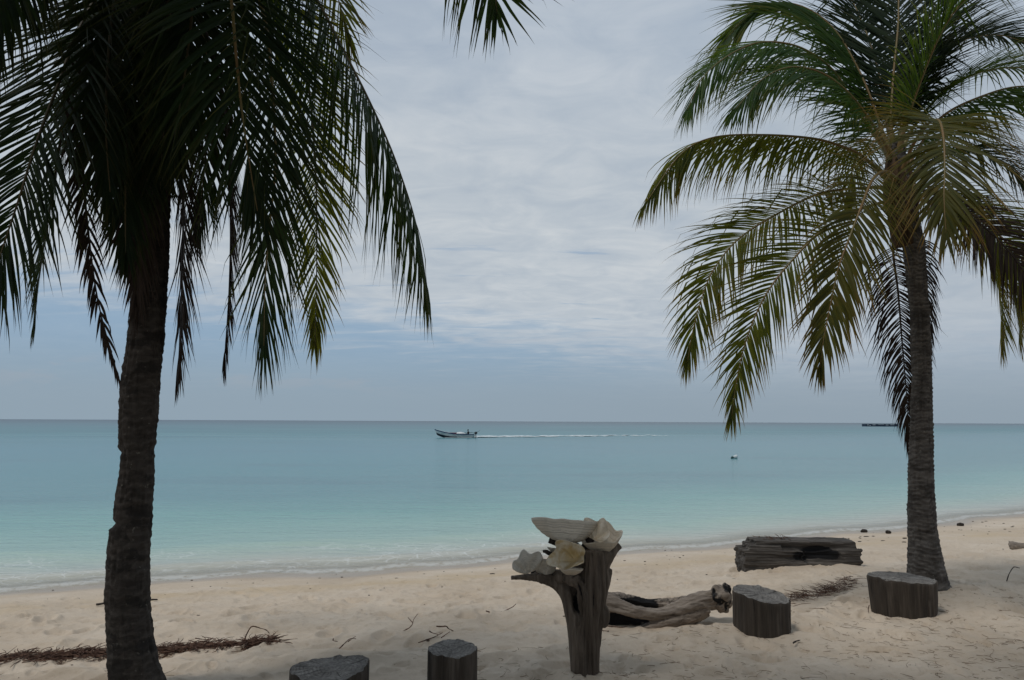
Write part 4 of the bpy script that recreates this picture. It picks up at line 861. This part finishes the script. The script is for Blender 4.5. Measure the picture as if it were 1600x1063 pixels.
def twig(label, lines, Yb, r, mat='wrack', lift=0.0):
    mb = MB(); base = None
    for ln in lines:
        pts = []
        for (px, py) in ln: pts.append(P(px, py, Yb)+np.array([0, .0, lift]))
        pts = np.array(pts); pts[:, 1] += np.linspace(-.05, .08, len(pts))*len(pts)/3
        mb.tube(pts, np.linspace(r, r*.5, len(pts)), 6, 6*len(pts))
        if base is None: base = pts[0]
    me = mb.me('twig'); c = coords(me); displace(me, r*.35*fbm3(c[:, 0]*60, c[:, 1]*60, c[:, 2]*60, 2))
    return tag(link('twig', me, M[mat]), label, 'twig', 'twigs on the sand')
twig('hooked red-brown twig arching up behind the wrack line', [[(385, 1000), (392, 982), (395, 979), (402, 984), (410, 990), (412, 998)]], GP(398, 1000)[1], .006)
twig('thin bent twig lying between the hooked twig and the wrack line', [[(310, 994), (322, 999), (335, 1000), (344, 1003)]], GP(330, 1003)[1], .005)
twig('forked twig standing on the sand above the narrow stool', [[(628, 984), (640, 980), (644, 976), (645, 971), (650, 965)], [(645, 971), (636, 967)]], GP(640, 984)[1], .005)
twig('crooked twig reaching down to the rim of the narrow stool', [[(684, 974), (690, 977), (697, 979), (700, 985), (704, 990), (709, 996)]], GP(690, 997)[1], .006)
twig('low tangle of twigs lying just left of the narrow stool', [[(655, 1001), (668, 999), (680, 997), (690, 994)], [(672, 984), (676, 990), (684, 996)], [(668, 999), (676, 1003)], [(690, 995), (702, 990)]], GP(675, 1002)[1], .005)
twig('small forked twig between the two left stools', [[(531, 1012), (540, 1004), (545, 1001), (552, 1004)], [(545, 1001), (554, 997)]], GP(540, 1012)[1], .005)
twig('short upright twig behind the three cornered stool', [[(523, 996), (520, 1002), (524, 1007)]], GP(522, 1008)[1], .005)
twig('curved brown twig lying on open sand left of the driftwood stand', [[(760, 952), (772, 957), (785, 957), (800, 952), (806, 949)]], GP(783, 957)[1], .007)
twig('slim bent twig on the shaded sand at the right edge', [[(1566, 906), (1574, 897), (1584, 889), (1592, 888), (1604, 891)]], GP(1570, 907)[1], .007, 'twig')
twig('short dark twig in front of the tilted oval stool', [[(1236, 1002), (1245, 1003), (1256, 1005)]], GP(1245, 1005)[1], .007, 'twig')
twig('thin upright twig against the flared stool\'s left side', [[(1354, 944), (1358, 953), (1364, 962)]], GP(1364, 963)[1], .004, 'wrack')
twig('brown twigs poking out of the hollow log beside the stand', [[(944, 975), (960, 979), (973, 983), (983, 984)], [(950, 985), (942, 988)]], GP(965, 987)[1], .006)

# ------------------------------------------------------------------ boat, person, cargo, wake, buoy, raft
mp = lambda n, c, r=.5: m_simple(n, c, tuple(k*.82 for k in c), 2.5, r, .4)
M['boat_white'] = mp('white boat paint', (.62, .66, .66)); M['boat_blue'] = mp('blue boat paint', (.035, .085, .20)); M['boat_dark'] = mp('dark bottom paint', (.012, .018, .03))
M['red'] = mp('red plastic', (.24, .05, .05)); M['tarp'] = mp('white tarpaulin', (.68, .70, .70), .8); M['motor'] = mp('outboard cowl', (.02, .025, .03))
M['skin'] = mp('brown skin', (.10, .06, .042)); M['cloth'] = mp('dark shirt', (.022, .022, .028), .9); M['hair'] = mp('black hair', (.012, .01, .009), .7)
M['raftblue'] = mp('blue raft panels', (.012, .028, .060)); M['raftgrey'] = mp('pale raft boards', (.35, .38, .40)); M['foam'] = m_simple('wake foam', (.72, .76, .77), (.5, .58, .6), 3, .9, .2)
wl = P(712, 684.2, 100); sc_ = (CZ-SEA)/(CZ-wl[2]); YBT = 100*sc_
bo = P(712, 684, YBT); bo[2] = SEA
LB = 62*YBT/F
boat = empty('fishing_boat', 'white open fishing boat with blue trim and raised bow heading left offshore', 'boat'); boat.location = tuple(bo); boat.rotation_euler.z = R(176)
def hull_pts(sv, k, grow=0.0):
    """sv 0 stern .. 1 bow; k 0 keel .. 1 sheer"""
    x = (-.5+sv)*LB*.94+ (.07*LB*k*sv**4); b = .80*(1-.25*(1-sv)**2)*(1-sv**3.2)**.75+.015+grow
    zk = -.22+.62*sv**5; zs = .50+.10*(1-sv)**2+.80*sv**2.6
    z = zk+(zs-zk)*k; y = b*(k**.55)*(.72+.28*k)
    return x, y, z
def hull_band(name, k0, k1, mat, grow, s0=0.0, s1=1.0, nk=8):
    ns = 40; V = []; 
    for i in range(ns):
        s_ = s0+(s1-s0)*i/(ns-1); ring = []
        for j in range(nk): ring.append(hull_pts(s_, k0+(k1-k0)*j/(nk-1), grow))
        left = [(x, -y, z) for x, y, z in ring]; V.append(left[::-1]+ring)
    V = np.array(V).reshape(-1, 3); m = 2*nk; f = [[i*m+j, i*m+j+1, (i+1)*m+j+1, (i+1)*m+j] for i in range(ns-1) for j in range(m-1) if k0 == 0 or j != nk-1]
    return V, f
V, f = hull_band('hull', 0, 1, None, 0); m_ = 16; f = f+[list(range(m_))[::-1]]
link('hull', mesh('hull', V, f), M['boat_white'], boat)
V, f = hull_band('gunwale', .84, 1.0, None, .03, nk=4); link('gunwale', mesh('gunwale', V, f), M['boat_blue'], boat)
V, f = hull_band('bottom', 0, .42, None, .012, .45, 1.0, 6); link('painted_bottom', mesh('painted_bottom', V, f), M['boat_dark'], boat)
mb = MB(); mb.box((-2.6, -.62, .02), (1.6, .62, .07)); link('floor_boards', mb.me('floor_boards', False), M['boat_white'], boat)
for xx in (-1.9, -.2, 1.3):
    mb = MB(); mb.box((xx-.13, -.70, .36), (xx+.13, .70, .41)); link('thwart', mb.me('thwart', False), M['boat_white'], boat)
mb = MB(); mb.ball((-LB*.47-.22, 0, .74), (.24, .15, .20)); mb.tube([(-LB*.47-.2, 0, .65), (-LB*.47-.25, 0, -.2)], [.07, .05], 10); mb.tube([(-LB*.47-.1, 0, .72), (-LB*.47+.55, .05, .82)], [.025, .02], 8)
mb.tube([(-LB*.47-.25, .1, .7), (-LB*.47-.85, .15, 1.15)], [.03, .02], 8)
link('outboard_motor', mb.me('outboard_motor'), M['motor'], boat)
def inboat(x, y, z):
    a = boat.rotation_euler.z; return (bo[0]+x*math.cos(a)-y*math.sin(a), bo[1]+x*math.sin(a)+y*math.cos(a), bo[2]+z)
mb = MB(); mb.box((-.62, -.32, 0), (.62, .32, .30)); mb.box((-.64, -.34, .30), (.64, .34, .36)); mb.tube([(-.3, -.36, .2), (-.3, -.36, .24)], [.06, .06], 8); mb.tube([(.3, -.36, .2), (.3, -.36, .24)], [.06, .06], 8)
o = tag(link('cargo_crate', mb.me('cargo_crate', False), M['red']), 'red lidded box lying amidships in the white boat', 'crate'); o.location = inboat(.45, 0, .41); o.rotation_euler.z = R(176)
mb = MB(); mb.ball((0, 0, .2), (.62, .5, .26)); mb.ball((.4, .1, .15), (.4, .4, .2)); mb.ball((-.4, 0, .18), (.4, .42, .24)); me = remesh('tarpaulin', mb, .03, 2); c = coords(me); displace(me, .04*fbm3(c[:, 0]*5, c[:, 1]*5, c[:, 2]*5, 2))
o = tag(link('tarpaulin', me, M['tarp']), 'white tarpaulin bundle between the red box and the boatman', 'tarpaulin'); o.location = inboat(-.75, 0, .41)
pe = empty('person', 'person in dark shirt sitting in the boat\'s stern, arm reaching for the tiller', 'person'); pe.location = inboat(-1.9, 0, .41); pe.rotation_euler.z = R(176); 
mb = MB()                                           # pelvis at the origin, facing +x (bow)
mb.tube([(0, 0, .08), (-.02, 0, .28), (-.01, 0, .45), (.0, 0, .52)], [.15, .15, .17, .12], 16, 20, .85)
mb.tube([(0, 0, .5), (.02, 0, .62)], [.06, .055], 12); mb.ball((.04, 0, .74), (.095, .078, .12)); mb.ball((.14, 0, .73), (.02, .016, .022))
for s_ in (1, -1):
    mb.tube([(.02, .09*s_, .06), (.24, .12*s_, .10), (.42, .13*s_, .09)], [.10, .085, .065], 12, 12); mb.tube([(.42, .13*s_, .09), (.46, .13*s_, -.12), (.44, .13*s_, -.30)], [.06, .055, .04], 12, 12); mb.tube([(.42, .13*s_, -.31), (.60, .14*s_, -.33)], [.04, .03], 10)
    mb.ball((.04, .082*s_, .74), (.02, .012, .03))
arms = [[(0, .18, .47), (.16, .24, .30), (.40, .20, .36)], [(0, -.18, .47), (-.22, -.26, .32), (-.50, -.14, .40)]]
for (a, b, c_) in arms:
    mb.tube([a, b, c_], [.055, .045, .032], 12, 16); c_ = np.array(c_); dd = (c_-np.array(b)); dd /= np.linalg.norm(dd); sd2 = np.cross(dd, [0, 0, 1]); mb.ball(c_+dd*.05, (.045, .035, .025))
    for q_, ln_ in ((-.026, .06), (-.009, .075), (.009, .07), (.026, .055)): mb.tube([c_+dd*.08+sd2*q_, c_+dd*(.08+ln_*.6)+sd2*q_+np.array([0, 0, -.008]), c_+dd*(.08+ln_*.8)+sd2*q_+np.array([0, 0, -.04])], [.010, .009, .008], 8)
    mb.tube([c_+dd*.04+sd2*.035, c_+dd*.08+sd2*.055+np.array([0, 0, -.02])], [.011, .008], 8)
link('body', remesh('body', mb, .012, 2), M['skin'], pe)
mb = MB(); mb.tube([(0, 0, .06), (-.02, 0, .28), (-.01, 0, .45), (0, 0, .54)], [.165, .165, .185, .10], 16, 20, .9)
for (a, b, c_) in arms: mb.tube([a, tuple(np.array(a)*.35+np.array(b)*.65)], [.075, .068], 12)
link('shirt', remesh('shirt', mb, .015, 2), M['cloth'], pe)
mb = MB()
for s_ in (1, -1): mb.tube([(.0, .09*s_, .06), (.24, .12*s_, .10), (.44, .13*s_, .085)], [.115, .1, .08], 12, 12)
link('shorts', remesh('shorts', mb, .015, 2), M['cloth'], pe)
mb = MB(); mb.ball((.02, 0, .785), (.105, .09, .095)); mb.ball((-.01, 0, .75), (.08, .085, .10)); link('hair', remesh('hair', mb, .014, 2), M['hair'], pe)
# wake: broken foam sheets trailing to the right, a centimetre above the water
rgn = np.random.default_rng(33); vs, fs, n = [], [], 0
for k in range(210):
    t = rgn.random()**2.1; px = 742+t*300; py = 683.2-t*2.6+rgn.normal(0, .25+.25*t); q = P(px, py, 10); kk = (CZ-SEA-.015)/(CZ-q[2]); X0, Y0 = q[0]*kk, 10*kk
    a, b = rgn.uniform(.35, 1.6)*(1-.45*t), rgn.uniform(.3, 1.1)*(1-.4*t); th = np.linspace(0, 2*np.pi, 10, endpoint=False); rr = 1+rgn.normal(0, .22, 10)
    v = np.stack([X0+a*rr*np.cos(th), Y0+b*rr*np.sin(th), np.full(10, SEA+.012+.0006*k)], 1); top = np.array([[X0, Y0, SEA+.05+.0006*k+.10*rgn.random()*(1-t)]])
    vs += [v, top]; fs += [[n+j, n+(j+1) % 10, n+10] for j in range(10)]; n += 11
tag(link('boat_wake', mesh('boat_wake', np.vstack(vs), fs), M['foam']), 'white foam trail left on the sea by the boat', 'wake', kind='stuff')
q = P(1147, 716.5, 10); kk = (CZ-SEA)/(CZ-q[2]); bx, by = q[0]*kk, 10*kk
bu = empty('mooring_buoy', 'small white float with a dark green end drifting on the turquoise water', 'buoy'); bu.location = (bx, by, SEA)
mb = MB(); mb.tube([(-.02, 0, .06), (.05, 0, .09), (.15, 0, .12), (.21, 0, .13), (.24, 0, .13)], [.07, .13, .14, .12, .05], 16, 14); link('float_body', mb.me('float_body'), M['boat_white'], bu)
mb = MB(); mb.ball((-.12, 0, .05), (.10, .09, .10)); mb.tube([(-.2, 0, .02), (-.24, 0, .0)], [.03, .02], 8); M['dgreen'] = mp('dark green plastic', (.02, .06, .055)); link('float_end', mb.me('float_end'), M['dgreen'], bu)
q = P(1375, 666.6, 10); kk = (CZ-SEA)/(CZ-q[2]); X0, Y0 = q[0]*kk, 10*kk; LR = 50*Y0/F; HR = 4.2*Y0/F
ra = empty('floating_platform', 'long low dark platform moored on the horizon left of the slender palm trunk', 'platform'); ra.location = (X0, Y0, SEA)
mb = MB(); mb.box((-LR/2, -3, -.2), (LR/2, 3, HR*.80)); link('deck_hull', mb.me('deck_hull', False), M['raftblue'], ra)
for k, (a, b, z0, z1) in enumerate([(-.46, -.41, .35, .75), (-.39, -.35, .2, .5), (-.29, -.20, .45, .82), (-.12, .06, .62, .84), (.12, .2, .4, .7), (.26, .38, .5, .8)]):
    mb = MB(); mb.box((a*LR, -3.06, z0*HR), (b*LR, -2.95, z1*HR)); link('pale_board', mb.me('pale_board', False), M['raftgrey'], ra)
mb = MB(); mb.box((-LR/2, -3.1, HR*.82), (LR/2, 3.1, HR*.95)); link('deck', mb.me('deck', False), M['raftblue'], ra)
for x_, h_ in ((.39*LR, 1.9), (-.48*LR, 1.15), (.48*LR, 1.2)):
    mb = MB(); mb.tube([(x_, -2.5, 0), (x_, -2.5, HR*h_)], [.10, .08], 8); link('post', mb.me('post'), M['raftblue'], ra)
